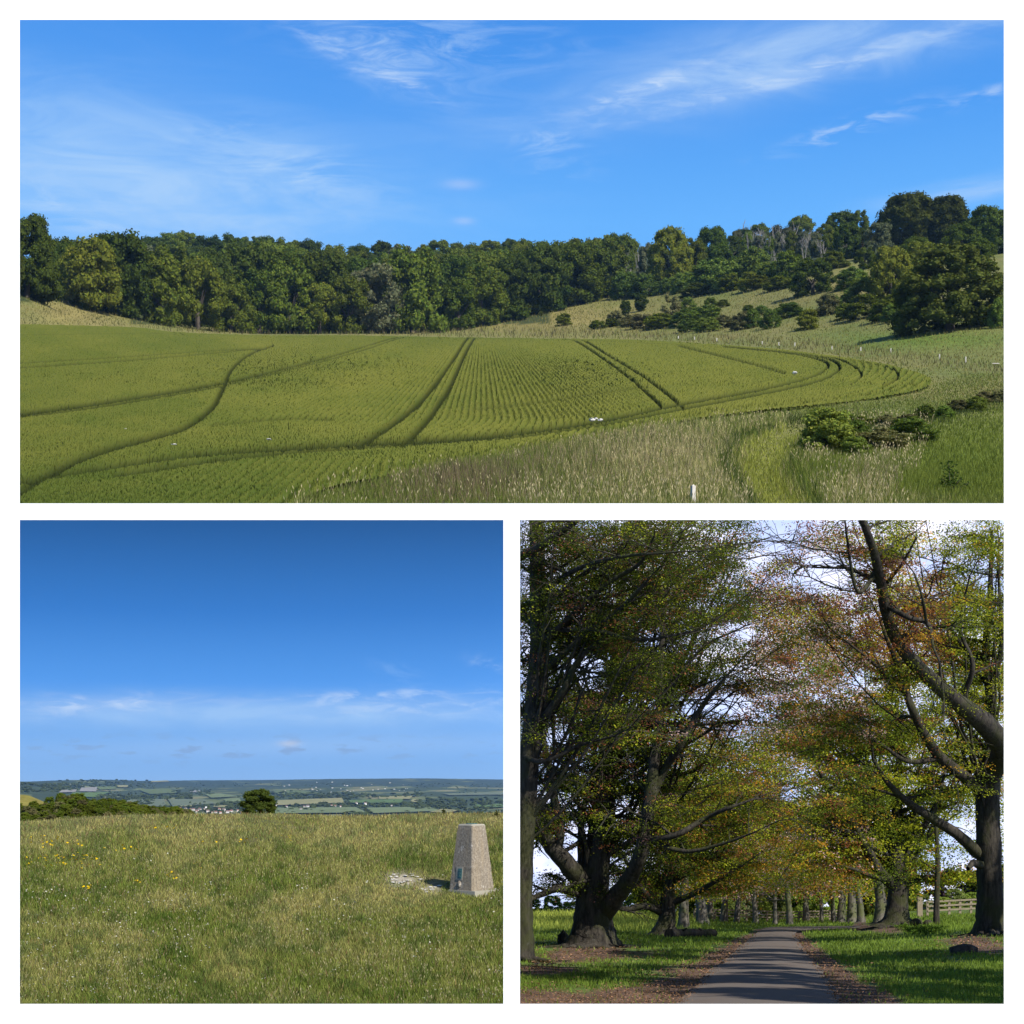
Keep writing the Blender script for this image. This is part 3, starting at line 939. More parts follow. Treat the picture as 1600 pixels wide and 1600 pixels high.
# the wood behind the field, row by row up the down
FRONT = ([90, 150, 210, 300, 390, 520, 620, 700, 780, 870, 960], [462, 482, 499, 514, 520, 521, 520, 517, 504, 482, 462])
SKYL = ([32, 100, 180, 260, 340, 420, 480, 500, 560, 660, 760, 860, 900, 960, 1000], [372, 372, 366, 364, 364, 366, 374, 382, 380, 377, 376, 376, 372, 364, 366])
rows = 7
for r in range(rows):
    t = r / (rows - 1)
    x = 92 + random.uniform(0, 20)
    wb = 84 - 36 * t
    while x < 1000 - 60 * (1 - t):
        wpx = wb * random.uniform(0.75, 1.25)
        hpx = wpx * random.uniform(1.1, 1.45) if r < 3 else wpx * random.uniform(0.95, 1.2)
        f0 = np.interp(x, *FRONT); s0 = np.interp(x, *SKYL)
        top_last = s0 + random.uniform(-3, 6)
        base_last = top_last + hpx
        py = f0 + (base_last - f0) * t ** 0.85 + random.uniform(-4, 4) * (0 < r < rows - 1)
        if r == rows - 1: py = base_last
        if r == 0 and x > 860: hpx *= 0.7
        kk = random.choices(['deep', 'mid', 'yellow', 'grey'], [0.32, 0.42, 0.2, 0.06 if r else 0.16])[0]
        cr = random.choice(CROWN[kk])
        if r == 0:
            lab = {'deep': 'dark green broadleaf tree in the front row of the wood behind the crop', 'mid': 'mid green broadleaf tree in the front row of the wood behind the crop', 'yellow': 'yellowish green tree in the front row of the wood behind the crop', 'grey': 'grey-green pale-leaved tree in the front row of the wood behind the crop'}[kk]
            grp = 'trees along the front of the wood'
        elif r == rows - 1:
            lab = {'deep': 'dark green treetop on the skyline of the wood', 'mid': 'mid green treetop on the skyline of the wood', 'yellow': 'yellowish green treetop on the skyline of the wood', 'grey': 'grey-green treetop on the skyline of the wood'}[kk]
            grp = 'trees along the skyline of the wood'
        else:
            lab = {'deep': 'dark green tree deep inside the wood on the slope', 'mid': 'mid green tree deep inside the wood on the slope', 'yellow': 'yellowish green tree deep inside the wood on the slope', 'grey': 'grey-green tree deep inside the wood on the slope'}[kk]
            grp = 'trees inside the wood'
        o = plantA('broadleaf_tree', x, py, wpx * 1.15, hpx, cr, lab, 'tree', grp, parts=(r == 0))
        o['row'] = r; o['tone'] = {'deep': 'dark green', 'mid': 'mid green', 'yellow': 'yellowish green', 'grey': 'grey-green'}[kk]
        x += wpx * random.uniform(0.52, 0.72)

plantA('golden_tree', 284, 474, 46, 70, CROWN['gold'][0], 'golden yellow leafed tree standing out in the green wood', 'tree', parts=True)
plantA('broadleaf_tree', 42, 464, 112, 134, CROWN['big'][0], 'tall very dark tree on the bank at the far left edge of the field', 'tree')
plantA('broadleaf_tree', 8, 470, 60, 118, CROWN['big'][1], 'dark tree cut by the left edge of the view above the bank', 'tree')
plantA('bush', 58, 462, 46, 36, CROWN['bush'][0], 'rounded green bush under the tall dark tree on the left bank', 'bush')
for (x, y, w, h, k, lab) in [(105, 468, 60, 90, 'deep', 'dark tree just right of the tall tree on the left bank'), (140, 484, 62, 78, 'mid', 'green tree at the top of the dry bank on the left')]:
    plantA('broadleaf_tree', x, y, w, h, CROWN[k][0], lab, 'tree')

RIGHT = [  # px, py base, width, height, crown set, label
    (903, 446, 52, 70, 'deep', 'dark tree on the skyline at the right end of the wood'),
    (926, 440, 50, 71, 'mid', 'green tree next to the bare stems at the right end of the wood'),
    (968, 436, 56, 74, 'deep', 'broad dark tree on the skyline above the twin hawthorns'),
    (942, 440, 26, 56, 'grey', 'narrow grey-green tree in front of the skyline trees'),
    (865, 470, 44, 62, 'grey', 'grey-green tree at the corner where wood meets the open slope'),
    (1012, 440, 40, 62, 'grey', 'pale thin-leaved tree beside the bare stems'),
    (1046, 452, 84, 104, 'bigyellow', 'large rounded yellow-green tree on the slope left of the dead trees'),
    (1112, 430, 64, 80, 'big', 'tall dark tree immediately left of the dead trees'),
    (1128, 438, 60, 58, 'deep', 'low dark tree at the foot of the tall dark one'),
    (1082, 440, 56, 70, 'mid', 'green tree wedged between two large trees left of the dead trees'),
    (1186, 385, 44, 36, 'mid', 'green treetop showing behind the dead trees on the left'),
    (1252, 382, 54, 46, 'mid', 'rounded green treetop behind the right part of the dead trees'),
    (1313, 384, 58, 55, 'deep', 'dark green tree on the skyline right of the dead trees'),
    (1343, 382, 40, 56, 'mid', 'smaller skyline tree left of the biggest hilltop tree'),
    (1160, 398, 50, 40, 'deep', 'dark tree behind the left end of the dead grove'),
    (1222, 394, 60, 42, 'grey', 'dull green tree behind the middle of the dead grove'),
    (1288, 394, 50, 44, 'mid', 'green tree behind the right end of the dead grove'),
    (1285, 400, 40, 30, 'mid', 'low green tree before the right end of the dead grove'),
    (1145, 408, 40, 40, 'deep', 'low dark tree before the left end of the dead grove'),
    (1430, 420, 70, 50, 'mid', 'green tree under the biggest hilltop tree'),
    (1345, 398, 46, 44, 'deep', 'dark tree below the smaller skyline tree'),
    (1530, 420, 70, 44, 'mid', 'green tree below the hilltop trees at the right edge'),
    (1323, 404, 52, 58, 'deep', 'dark tree standing in front of the dead trees right end'),
    (1372, 402, 58, 56, 'grey', 'pale grey tree below the biggest hilltop tree'),
    (1418, 392, 110, 90, 'big', 'biggest dark domed tree on the hilltop at right'),
    (1478, 386, 84, 82, 'big', 'second dark hilltop tree, its dome meeting the biggest one'),
    (1545, 396, 96, 74, 'big', 'dark hilltop tree cut by the right edge of the view'),
    (1500, 402, 70, 52, 'mid', 'green tree filling the gap below the hilltop trees'),
    (1270, 459, 76, 58, 'deep', 'lone spreading tree with a visible trunk on the open slope'),
    (1392, 466, 78, 88, 'bigyellow', 'yellow-green tree left of the great bush-like oak'),
    (1440, 440, 80, 66, 'bigyellow', 'yellow-green crown rising behind the great bush-like oak'),
    (1484, 514, 200, 134, 'bigbush', 'great dark bushy tree spreading low on the right slope'),
    (1562, 510, 36, 46, 'bright', 'bright green small tree at the right edge beside the great bushy tree'),
    (1048, 508, 40, 52, 'ivy', 'brownish ivy-covered tree standing in the scrub'),
    (977, 491, 21, 22, 'deep', 'left of the two small round hawthorns on the dry slope'),
    (1003, 485, 27, 25, 'deep', 'right of the two small round hawthorns on the dry slope'),
    (1352, 420, 40, 34, 'mid', 'rounded green tree at the top of the grassy clearing')]
for (x, y, w, h, k, lab) in RIGHT:
    cs = CROWN.get(k) or [CROWN['bush'][2]]
    plantA('broadleaf_tree' if w > 30 else 'hawthorn_tree', x, y, w, h, random.choice(cs), lab, 'tree')

BUSH = [(881, 508, 30, 18, 1, 'single small dark bush on the dry open slope'), (845, 493, 8, 7, 1, 'tiny dark bush below the edge of the wood'),
        (1262, 514, 40, 31, 1, 'round dark bush casting a shadow on the lower slope'), (1318, 498, 32, 24, 1, 'round bush between two scrub patches on the right slope'),
        (1293, 706, 92, 68, 2, 'leafy green bush beside the grassy track on the near bank'), (1335, 712, 50, 30, 2, 'lower bush joined to the leafy green one on the near bank')]
for (x, y, w, h, k, lab) in BUSH:
    plantA('bush', x, y, w, h, CROWN['nearbush'][0] if y > 700 else CROWN['bush'][k], lab, 'bush')
SCRUB = []
for (x, y, w, h) in [(875, 476, 46, 28), (908, 470, 40, 32), (934, 463, 38, 30), (978, 465, 38, 34), (1007, 463, 44, 38), (1045, 457, 30, 22), (1070, 455, 34, 28), (1090, 462, 44, 20),
                     (1112, 452, 50, 46), (1136, 452, 50, 42), (1176, 442, 48, 48), (1205, 440, 40, 36), (1230, 438, 46, 40), (1300, 420, 40, 30), (1155, 455, 60, 24), (1200, 452, 70, 22), (1330, 450, 50, 30),
                     (838, 490, 34, 22), (800, 500, 40, 24)]:
    SCRUB.append((x, y, w, h, random.choice([0, 1, 2]), 'hedge-like bush along the foot of the hillside wood', 'bushes along the foot of the hillside wood'))
for (x, y, w, h) in [(945, 513, 44, 14), (972, 511, 46, 20), (1005, 512, 40, 24), (1075, 507, 52, 26), (1102, 503, 44, 25), (1075, 484, 24, 16), (1030, 512, 40, 20), (1090, 518, 60, 18),
                     (1145, 514, 62, 22), (1190, 512, 58, 23), (1232, 495, 42, 24), (1293, 491, 36, 26), (1350, 496, 56, 28), (1388, 498, 54, 28), (1412, 500, 60, 24),
                     (1180, 490, 40, 12), (1310, 476, 44, 16), (1350, 470, 54, 30), (1120, 478, 40, 12), (1420, 478, 60, 34)]:
    SCRUB.append((x, y, w, h, random.choice([0, 1, 2, 3]), 'low scrub bush scattered over the right hillside', 'scrub on the right hillside'))
for (x, y, w, h) in [(1375, 702, 70, 36), (1420, 690, 66, 30), (1340, 690, 40, 30), (1400, 668, 60, 18), (1460, 656, 60, 18), (1510, 640, 56, 18), (1550, 628, 50, 18), (1310, 662, 50, 14), (1360, 664, 46, 12)]:
    SCRUB.append((x, y, w, h, random.choice([1, 3, 3]), 'dull dark bramble clump in the band across the near bank', 'brambles on the near bank'))
for (x, y, w, h, k, lab, grp) in sorted(SCRUB):
    nb = max(1, round(w / (1.5 * h)))
    for q in range(nb):
        hq = h * random.uniform(0.8, 1.25)
        plantA('bush', x + (q - (nb - 1) / 2) * w / nb, y + random.uniform(-3, 1) * (nb > 1), w / nb * random.uniform(1.15, 1.5), hq, CROWN['bush'][random.choice([k, k, 2, 2])], lab, 'bush', grp, parts=False)


# bare, pale dead trees on the right skyline
def bare_mesh(seed):
    r_ = np.random.default_rng(seed); bag = Bag()
    def grow(p, d_, L, r, lev):
        pts = [p]; q = p.copy(); dd = d_.copy()
        for _ in range(4):
            dd = dd + r_.normal(size=3) * 0.13; dd[2] = abs(dd[2]) + 0.12; dd /= np.linalg.norm(dd)
            q = q + dd * L / 4; pts.append(q)
        pts = np.array(pts)
        v, f = tube(pts, np.linspace(r, r * 0.35, 5), 5); bag.add(v, f)
        if lev:
            for k in range(5 if lev == 2 else 4):
                i = r_.integers(1, 5)
                nd = dd + r_.normal(size=3) * 0.55; nd[2] = abs(nd[2]) * 0.8 + 0.4; nd /= np.linalg.norm(nd)
                grow(pts[i], nd, L * r_.uniform(0.4, 0.6), r * 0.5, lev - 1)
    for k in range(3):
        a = r_.uniform(0, 6.28)
        grow(np.array([0.05 * math.cos(a), 0.05 * math.sin(a), -0.05]), np.array([0.18 * math.cos(a), 0.18 * math.sin(a), 1.0]), 0.62, 0.030, 2)
    return bag.build('bare_branches', 'bark_pale')


BARE = [bare_mesh(s) for s in range(4)]
for i in range(9):
    plantA('broadleaf_tree', 1150 + i * 18 + random.uniform(-4, 4), 402, 26, random.uniform(34, 46), random.choice(CROWN['grey'] + CROWN['mid']), 'thin grey-green tree among the dead stems of the skyline grove', 'tree', 'grey-green trees of the dead grove', parts=False)
for i in range(17):
    x = 1140 + i * 9.8 + random.uniform(-3, 3)
    b = TA.at(x, 404 - (i % 3) * 4 + random.uniform(-2, 2)); m1 = b[1] / F
    o = link('dead_tree', BARE[i % 4], label='pale leafless dead tree in the grey grove on the right skyline', cat='tree', group='dead trees on the right skyline', loc=b)
    o.scale = (32 * m1, 32 * m1, random.uniform(34, 52) * m1); o.rotation_euler = (0, 0, random.uniform(0, 6))
for (x, y) in [(978, 436), (986, 434), (920, 440), (996, 436), (970, 438), (1208, 434), (1216, 436)]:
    b = TA.at(x, y); m1 = b[1] / F
    o = link('dead_tree', random.choice(BARE), label='bare pale stem among green trees at the right end of the wood', cat='tree', group='bare stems at the right end of the wood', loc=b)
    o.scale = (22 * m1, 22 * m1, 46 * m1)

# fence posts of the far margin, the white post in the near grass, pale stones
for (x, y, h) in [(1191, 538, 3), (1217, 540, 3.5), (1242, 541, 4), (1392, 551, 5), (1468, 561, 6), (1509, 566, 7), (1060, 530, 3), (1085, 531, 3), (1120, 533, 3), (1300, 546, 3.5), (1345, 548, 4)]:
    b = TA.at(x, y); m1 = b[1] / F
    v, f = box(0, 0, -0.3 * m1, 1.5 * m1, 1.5 * m1, (h + 2) * m1)
    link('fence_post', mesh('fence_post', v, f, 'postwood'), label='weathered pale fence post along the far margin of the crop', cat='post', group='fence posts along the field margin', loc=b)
b = TA.at(1561, 572); m1 = b[1] / F
v1, f1_ = box(-5 * m1, 0, 3.5 * m1, 11 * m1, 0.8 * m1, 1.2 * m1)
link('fence_rail', mesh('fence_rail', v1, f1_, 'postwood'), label='short pale fence rail at the right edge of the field margin', cat='rail', loc=b)
b = TA.at(1083, 792); m1 = b[1] / F
bg = Bag()
v, f = box(0, 0, 0, 7 * m1, 7 * m1, 33 * m1, 0.4, 0.8); bg.add(v, f)
v, f = box(0, 0, 33 * m1, 4 * m1, 4 * m1, 2 * m1, 0.4, 0.3); bg.add(v, f)
link('marker_post', bg.build('marker_post', 'postwood'), label='short bleached white post in the tall grass of the near bank', cat='post', loc=b)


def stone_mesh(seed):
    r_ = np.random.default_rng(seed); iv, if_ = ico()
    v = iv * [1, 0.8, 0.55] * (1 + 0.25 * r_.normal(size=(len(iv), 1)) * 0.6)
    return mesh('chalk_lump', v, if_, 'chalk')


STONE = [stone_mesh(s) for s in range(3)]
for (x, y, w, lab) in [(925, 674, 5, 'larger white flint lump lying at the near edge of the crop'), (938, 674, 4, 'smaller white flint lump beside the larger at the crop edge'), (931, 671, 3, 'smallest of the three white lumps at the crop edge'), (1242, 593, 4, 'white lump lying alone in the crop near the curved rows')]:
    b = TA.at(x, y); m1 = b[1] / F
    o = link('white_stone', STONE[x % 3], label=lab, cat='stone', loc=b + [0, 0, 2.2 + w * m1 * 0.4]); o.scale = (w * m1,) * 3
for (x, y, w) in [(272, 715, 4), (420, 706, 4), (196, 688, 2)]:
    b = TA.at(x, y); m1 = b[1] / F
    o = link('white_stone', STONE[x % 3], label='pale chalk lump in the dark headland of the crop at left', cat='stone', group='chalk lumps in the headland', loc=b + [0, 0, 2.3]); o.scale = (w * m1, w * m1, w * m1 * 0.5)


# sapling on the right of the near bank
def sapling():
    e = link('sapling', None, label='young green sapling standing in grass at the lower right of the bank', cat='sapling', loc=TA.at(1485, 768))
    m1 = e.location[1] / F
    st, lv = Bag(), Bag()
    for (dx, dy, h) in [(-3, 0, 50), (8, 1, 34), (-12, 2, 22), (18, 0, 22), (30, 1, 14)]:
        p = smooth_path(np.array([[0, 0, 0], [dx * 0.5, dy, h * 0.5], [dx, dy, h]]) * m1, 4)
        v, f = tube(p, np.linspace(0.8, 0.3, len(p)) * m1, 5); st.add(v, f)
        n = int(h * 3.0)
        i = rng.uniform(0.25, 1, n) * (len(p) - 1); ii = i.astype(int)
        c = p[ii] + rng.normal(size=(n, 3)) * m1 * [4.5, 4.5, 2.0]
        v, f = leaves(c, m1 * rng.uniform(3.5, 6, n), up=0.4, aspect=0.6)
        lv.add(v, f, np.repeat(np.array([[0.045, 0.075, 0.016]]) * rng.uniform(0.6, 1.6, (n, 1)), 4, 0))
    link('stem', st.build('stem', 'bark_far'), e); link('leaves', lv.build('leaves', 'leaf_near'), e)


sapling()

# ================================================================== LOWER LEFT VIEW: hilltop meadow, stone pillar, wide valley
YB = [8, 12, 16, 18.5, 20, 23, 26.7, 29.8, 32.5, 36, 40, 46, 60, 90]
def brow(c):   # crest row of pixels per column
    return [1720, 1690, 1655, 1610, 1568, 1478, 1390, 1332, 1304, 1284 + (c - 1272) * 0.6, c, c + 2, c + 14, c + 50]
TB = Terrain([-120, 32, 120, 220, 400, 560, 700, 860], YB, [brow(c) for c in (1292, 1285, 1278, 1273, 1271, 1275, 1270, 1271)], 3)


def tintB(px, py, v):
    n = vnoise(v[:, 0] / 1.2, v[:, 1] / 1.8, 21); n2 = vnoise(v[:, 0] / 0.35, v[:, 1] / 0.5, 22)
    t = np.array([0.070, 0.086, 0.022]) * (1 - n[:, None]) + np.array([0.13, 0.112, 0.045]) * n[:, None]
    t = t * (0.7 + 0.6 * n2[:, None])
    ch = np.exp(-((px - 628) / 26) ** 2 - ((py - 1374) / 12) ** 2) * (0.3 + n2) + 0.8 * np.exp(-((px - 674) / 14) ** 2 - ((py - 1388) / 7) ** 2) * (0.4 + n2)
    ch = np.clip(ch * 1.3, 0, 1)[:, None]
    return t * (1 - ch) + np.array([0.30, 0.27, 0.21]) * ch


YS_B = np.concatenate([np.linspace(8, 18, 12), np.linspace(18.3, 41, 150), np.linspace(42, 90, 14)])
link('meadow', TB.sheet('meadow', -520, 812, 330, YS_B, 'ground_b', tintB, dz=lambda x, y: 0.08 * (vnoise(x / 0.9, y / 0.9, 23) - 0.5)), kind='structure')


def meadow_grass():
    n = 270000
    px = rng.uniform(-20, 806, n); py = 1268 + 322 * rng.uniform(0, 1, n) ** 1.08
    Y = TB.dist(px, py); ok = Y < 44
    px, py, Y = px[ok], py[ok], Y[ok]
    # bare chalk stays open; worn turf round the pillar stays short
    bare = np.exp(-((px - 628) / 30) ** 2 - ((py - 1374) / 13) ** 2) + 0.8 * np.exp(-((px - 676) / 22) ** 2 - ((py - 1388) / 9) ** 2)
    bare = bare + np.exp(-((px - 686) / 15) ** 2 - ((py - 1376) / 8) ** 2)  # grass also thinned where the pillar's shadow falls, to deepen it
    ok = rng.uniform(0, 1, len(px)) > bare * 1.05
    px, py, Y, bare = px[ok], py[ok], Y[ok], bare[ok]
    b = TB.pt(px, Y); m1 = Y / F
    n1 = vnoise(px / 90, py / 32, 31); n2 = vnoise(px / 26, py / 12, 32); n3 = vnoise(px / 200, py / 60, 33)
    far = np.clip((1330 - py) / 60, 0, 1)
    left = np.clip((330 - px) / 200, 0, 1)
    worn0 = np.exp(-((px - 640) / 110) ** 2 - ((py - 1405) / 38) ** 2)
    kdry = np.clip(0.22 + 1.25 * (n1 - 0.5) + 0.9 * (n3 - 0.5) + 0.45 * far + 0.30 * worn0 + rng.normal(size=len(px)) * 0.24, 0, 1)[:, None]
    c = np.array([0.140, 0.182, 0.034]) * (1 - kdry) + np.array([0.36, 0.32, 0.125]) * kdry
    dk = (n2 > 0.60)[:, None]
    c = np.where(dk, c * [0.62, 0.72, 0.7], c)
    red = (rng.uniform(0, 1, len(px)) < 0.05 + 0.12 * far)[:, None]
    c = np.where(red, np.array([0.22, 0.135, 0.072]), c)
    c = c * rng.uniform(0.40, 1.65, len(px))[:, None]
    worn = np.exp(-((px - 660) / 130) ** 2 - ((py - 1400) / 50) ** 2)
    sz = np.interp(py, [1270, 1300, 1390, 1568], [3.2, 5, 7, 11.5])
    hh = m1 * sz * rng.uniform(0.5, 1.5, len(px)) * (1 - 0.45 * np.clip(worn + bare, 0, 1)) * (0.75 + 0.6 * n2)
    return blades(b, hh, m1 * np.interp(py, [1270, 1568], [0.9, 1.7]) * rng.uniform(0.7, 1.4, len(px)), 0.75 * np.ones(len(px)), c)


def seed_heads(T_, n, x0, x1, y0, y1, hpx, col, name, keep=None):
    """thin stalks with a paler, fatter head"""
    px = rng.uniform(x0, x1, n); py = rng.uniform(y0, y1, n)
    if keep is not None:
        k = keep(px, py); px, py = px[k], py[k]
    Y = T_.dist(px, py); b = T_.pt(px, Y); m1 = Y / F
    h = m1 * hpx(py) * rng.uniform(0.7, 1.4, len(px))
    la = rng.uniform(0, 6.28, len(px)); tip = b + np.stack([np.cos(la) * h * 0.35, np.sin(la) * h * 0.35, h], 1)
    w = np.stack([m1 * 0.35, 0 * m1, 0 * m1], 1)
    v1 = np.stack([b - w, b + w, tip], 1).reshape(-1, 3); f1 = np.arange(len(v1)).reshape(-1, 3)
    up = np.stack([np.cos(la) * 0.4, np.sin(la) * 0.4, np.ones(len(px))], 1) * (m1 * hpx(py) * 0.22)[:, None]
    v2 = np.stack([tip - up * 0.3, tip + w * 1.9 + up * 0.3, tip + up, tip - w * 1.9 + up * 0.3], 1).reshape(-1, 3)
    c = np.array(col) * rng.uniform(0.6, 1.3, (len(px), 1))
    me = mesh(name, np.concatenate([v1, v2]), [f1, np.arange(len(v2)).reshape(-1, 4) + len(v1)], 'blade', np.concatenate([np.repeat(c * 0.75, 3, 0), np.repeat(c, 4, 0)]))
    link(name, me, kind='stuff')


seed_heads(TB, 5500, -10, 800, 1272, 1585, lambda y: np.interp(y, [1270, 1390, 1568], [4.5, 10, 17]), (0.36, 0.32, 0.17), 'grass_seed_heads', lambda x, y: (vnoise(x / 110, y / 40, 35) > 0.42) & ((np.hypot((x - 690) / 130, (y - 1395) / 45) > 1) | (rng.uniform(0, 1, len(x)) < 0.2)))
seed_heads(TA, 7000, 420, 1590, 650, 806, lambda y: np.interp(y, [650, 800], [10, 24]), (0.44, 0.37, 0.21), 'bank_seed_heads', lambda x, y: (~inpoly(x, y, FIELD)) & (vnoise(x / 60, y / 30, 36) > 0.40) & (x < 1460 - (y - 650) * 0.3) & (np.abs(x - np.interp(y, [660, 690, 740, 790], [1275, 1205, 1185, 1225])) > 45) & ((x > 800) | (rng.uniform(0, 1, len(x)) < 0.3)))
gv, gf, gt = meadow_grass()
link('meadow_grass', mesh('meadow_grass', gv, gf, 'blade', gt), kind='stuff')


def flowers():
    bag = Bag()
    # white clover
    n = 2600
    px = rng.uniform(30, 790, n); py = 1330 + 245 * rng.uniform(0, 1, n) ** 0.8
    m = vnoise(px / 60, py / 30, 41) + 0.25 * (px < 330) * (py > 1380) > 0.60
    px, py = px[m], py[m]
    Y = TB.dist(px, py); b = TB.pt(px, Y); m1 = Y / F
    b[:, 2] += m1 * np.interp(py, [1300, 1568], [5, 11])
    v, f = leaves(b, m1 * rng.uniform(1.6, 3.8, len(px)), up=0.6, aspect=0.9)
    bag.add(v, f, np.repeat(np.array([[0.42, 0.42, 0.34]]) * rng.uniform(0.6, 1.2, (len(px), 1)), 4, 0))
    # yellow vetch, in drifts on the left
    pts = []
    for (cx, cy, sx_, sy_, k) in [(65, 1325, 26, 5, 40), (100, 1350, 40, 8, 50), (140, 1348, 10, 3, 10), (95, 1356, 4, 3, 8), (138, 1394, 5, 2, 14), (218, 1385, 6, 2, 6), (270, 1374, 5, 5, 12), (250, 1300, 8, 3, 12), (380, 1322, 8, 3, 8), (185, 1333, 20, 4, 12), (330, 1320, 30, 4, 6), (450, 1316, 10, 3, 6), (310, 1362, 6, 4, 5)]:
        q = rng.normal(size=(k, 2)) * [sx_, sy_] + [cx, cy]; pts.append(q)
    q = np.concatenate(pts); q = q[(q[:, 1] > 1290)]
    Y = TB.dist(q[:, 0], q[:, 1]); b = TB.pt(q[:, 0], Y); m1 = Y / F
    b[:, 2] += m1 * 8.5
    v, f = leaves(b, m1 * rng.uniform(2.8, 5.6, len(q)), up=0.8, aspect=0.8)
    bag.add(v, f, np.repeat(np.array([[0.62, 0.42, 0.012]]) * rng.uniform(0.7, 1.2, (len(q), 1)), 4, 0))
    return bag.build('wildflowers', 'petal')


link('wildflowers', flowers(), kind='stuff')


# ------------------------------------------------------------------ the concrete survey pillar
def pillar():
    base = TB.at(737, 1392)
    m1 = base[1] / F
    e = link('survey_pillar', None, label='weathered concrete four-sided survey pillar standing in the hilltop grass', cat='pillar', loc=base)
    e.rotation_euler = (0, 0, math.radians(-41))
    H = 104 * m1; wb = 74 * m1 / 1.414; wt_ = 45 * m1 / 1.414
    # shaft with chamfered arrises and a slightly worn skin
    ch = 0.10
    ring = np.array([[-1, -1 + ch], [-1 + ch, -1], [1 - ch, -1], [1, -1 + ch], [1, 1 - ch], [1 - ch, 1], [-1 + ch, 1], [-1, 1 - ch]])
    vs = []
    nz = 14
    for k in range(nz):
        t = k / (nz - 1)
        w = (wb + (wt_ - wb) * t) / 2
        if k == nz - 1: w *= 0.975
        z = H * t - 0.02
        vs.append(np.column_stack([ring * w * (1 + 0.006 * rng.normal(size=(8, 1))), np.full(8, z)]))
    v = np.concatenate(vs)
    i = np.arange(nz - 1)[:, None] * 8; j = np.arange(8)[None]
    f = np.stack([i + j, i + (j + 1) % 8, i + 8 + (j + 1) % 8, i + 8 + j], -1).reshape(-1, 4)
    bag = Bag(); bag.add(v, f)
    me = bag.build('shaft', 'concrete')
    link('shaft', me, e)
    # cap slab edge and the recessed brass spider
    t = np.column_stack([ring * wt_ / 2 * 0.985, np.full(8, H - 0.019)])
    t2 = np.column_stack([ring * wt_ / 2 * 0.90, np.full(8, H + 0.006)])
    vv = np.concatenate([t, t2]); ff = np.stack([np.arange(8), (np.arange(8) + 1) % 8, (np.arange(8) + 1) % 8 + 8, np.arange(8) + 8], -1)
    b2 = Bag(); b2.add(vv, ff); b2.add(t2, np.arange(8)[None])
    link('top', b2.build('top', 'mortar'), e)
    th = np.linspace(0, 2 * np.pi, 16, endpoint=False)
    r0, r1 = wt_ * 0.16, wt_ * 0.27
    ring_v = np.concatenate([np.column_stack([np.cos(th) * r, np.sin(th) * r, np.full(16, z)]) for r, z in ((r0, H + 0.008), (r0, H + 0.016), (r1, H + 0.016), (r1, H + 0.005))])
    fr = np.concatenate([np.stack([np.arange(16) + k * 16, (np.arange(16) + 1) % 16 + k * 16, (np.arange(16) + 1) % 16 + k * 16 + 16, np.arange(16) + k * 16 + 16], -1) for k in range(3)])
    link('instrument_ring', mesh('instrument_ring', ring_v, fr, 'patina'), e)
    # the plate let into the left-hand face: mortar bed, metal plate, raised bars of its mark
    slope = (wb - wt_) / 2 / H
    cz = H * 0.27
    yf = -(wb / 2 - slope * cz)
    tilt = math.atan(slope)

    def facebox(name, x, z, sx_, sz_, d0, d1, m, par):
        v, f = box(0, 0, 0, sx_, d1 - d0, sz_)
        v[:, 2] -= sz_ / 2; v[:, 1] -= (d1 + d0) / 2 
        c, s_ = math.cos(-tilt), math.sin(-tilt)
        y, z0 = v[:, 1].copy(), v[:, 2].copy()
        v[:, 1] = y * c - z0 * s_; v[:, 2] = y * s_ + z0 * c
        v += [x, -(wb / 2 - slope * z), z]
        return link(name, mesh(name, v, f, m), par)
    x0 = -0.06 * wb
    bed = facebox('mortar_bed', x0 - 0.012, cz, 0.15, 0.235, -0.02, 0.006, 'mortar', e)
    pl_ = facebox('bracket_plate', x0 + 0.005, cz, 0.088, 0.17, -0.02, 0.012, 'patina', e)
    for dz_ in (-0.05, 0.0, 0.05):
        facebox('raised_bar', x0 + 0.005, cz + dz_, 0.05, 0.014, 0.010, 0.020, 'patina', pl_)
    facebox('raised_bar', x0 + 0.005, cz, 0.014, 0.12, 0.010, 0.018, 'patina', pl_)
    iv, if_ = ico()
    link('mortar_lump', mesh('mortar_lump', iv * [0.045, 0.04, 0.07] + [x0, -(wb / 2 - slope * 0.12) + 0.01, 0.12], if_, 'concrete', None, True), e)
    # footing showing on the right side
    fv, ff2 = box(0.02, -0.01, -0.08, wb * 1.12, wb * 1.10, 0.105, 0, 0.96)
    fv[:, 0] += 0.03
    link('footing', mesh('footing', fv, ff2, 'mortar'), e)


pillar()
for i in range(30):
    a, r = rng.uniform(0, 6.28), rng.uniform(0, 1) ** 0.6
    x, y = (628 + 32 * r * math.cos(a), 1375 + 11 * r * math.sin(a)) if i < 20 else (676 + 18 * r * math.cos(a), 1389 + 6 * r * math.sin(a))
    b = TB.at(x, y); m1 = b[1] / F
    w = rng.uniform(1.5, 5.0)
    o = link('chalk_lump', STONE[i % 3], label='white chalk lump on the bare patch left of the pillar', cat='stone', group='chalk lumps on the bare patch', loc=b + [0, 0, w * m1 * 0.1])
    o.scale = (w * m1, w * m1, w * m1 * 0.35); o.rotation_euler = (0, 0, a)
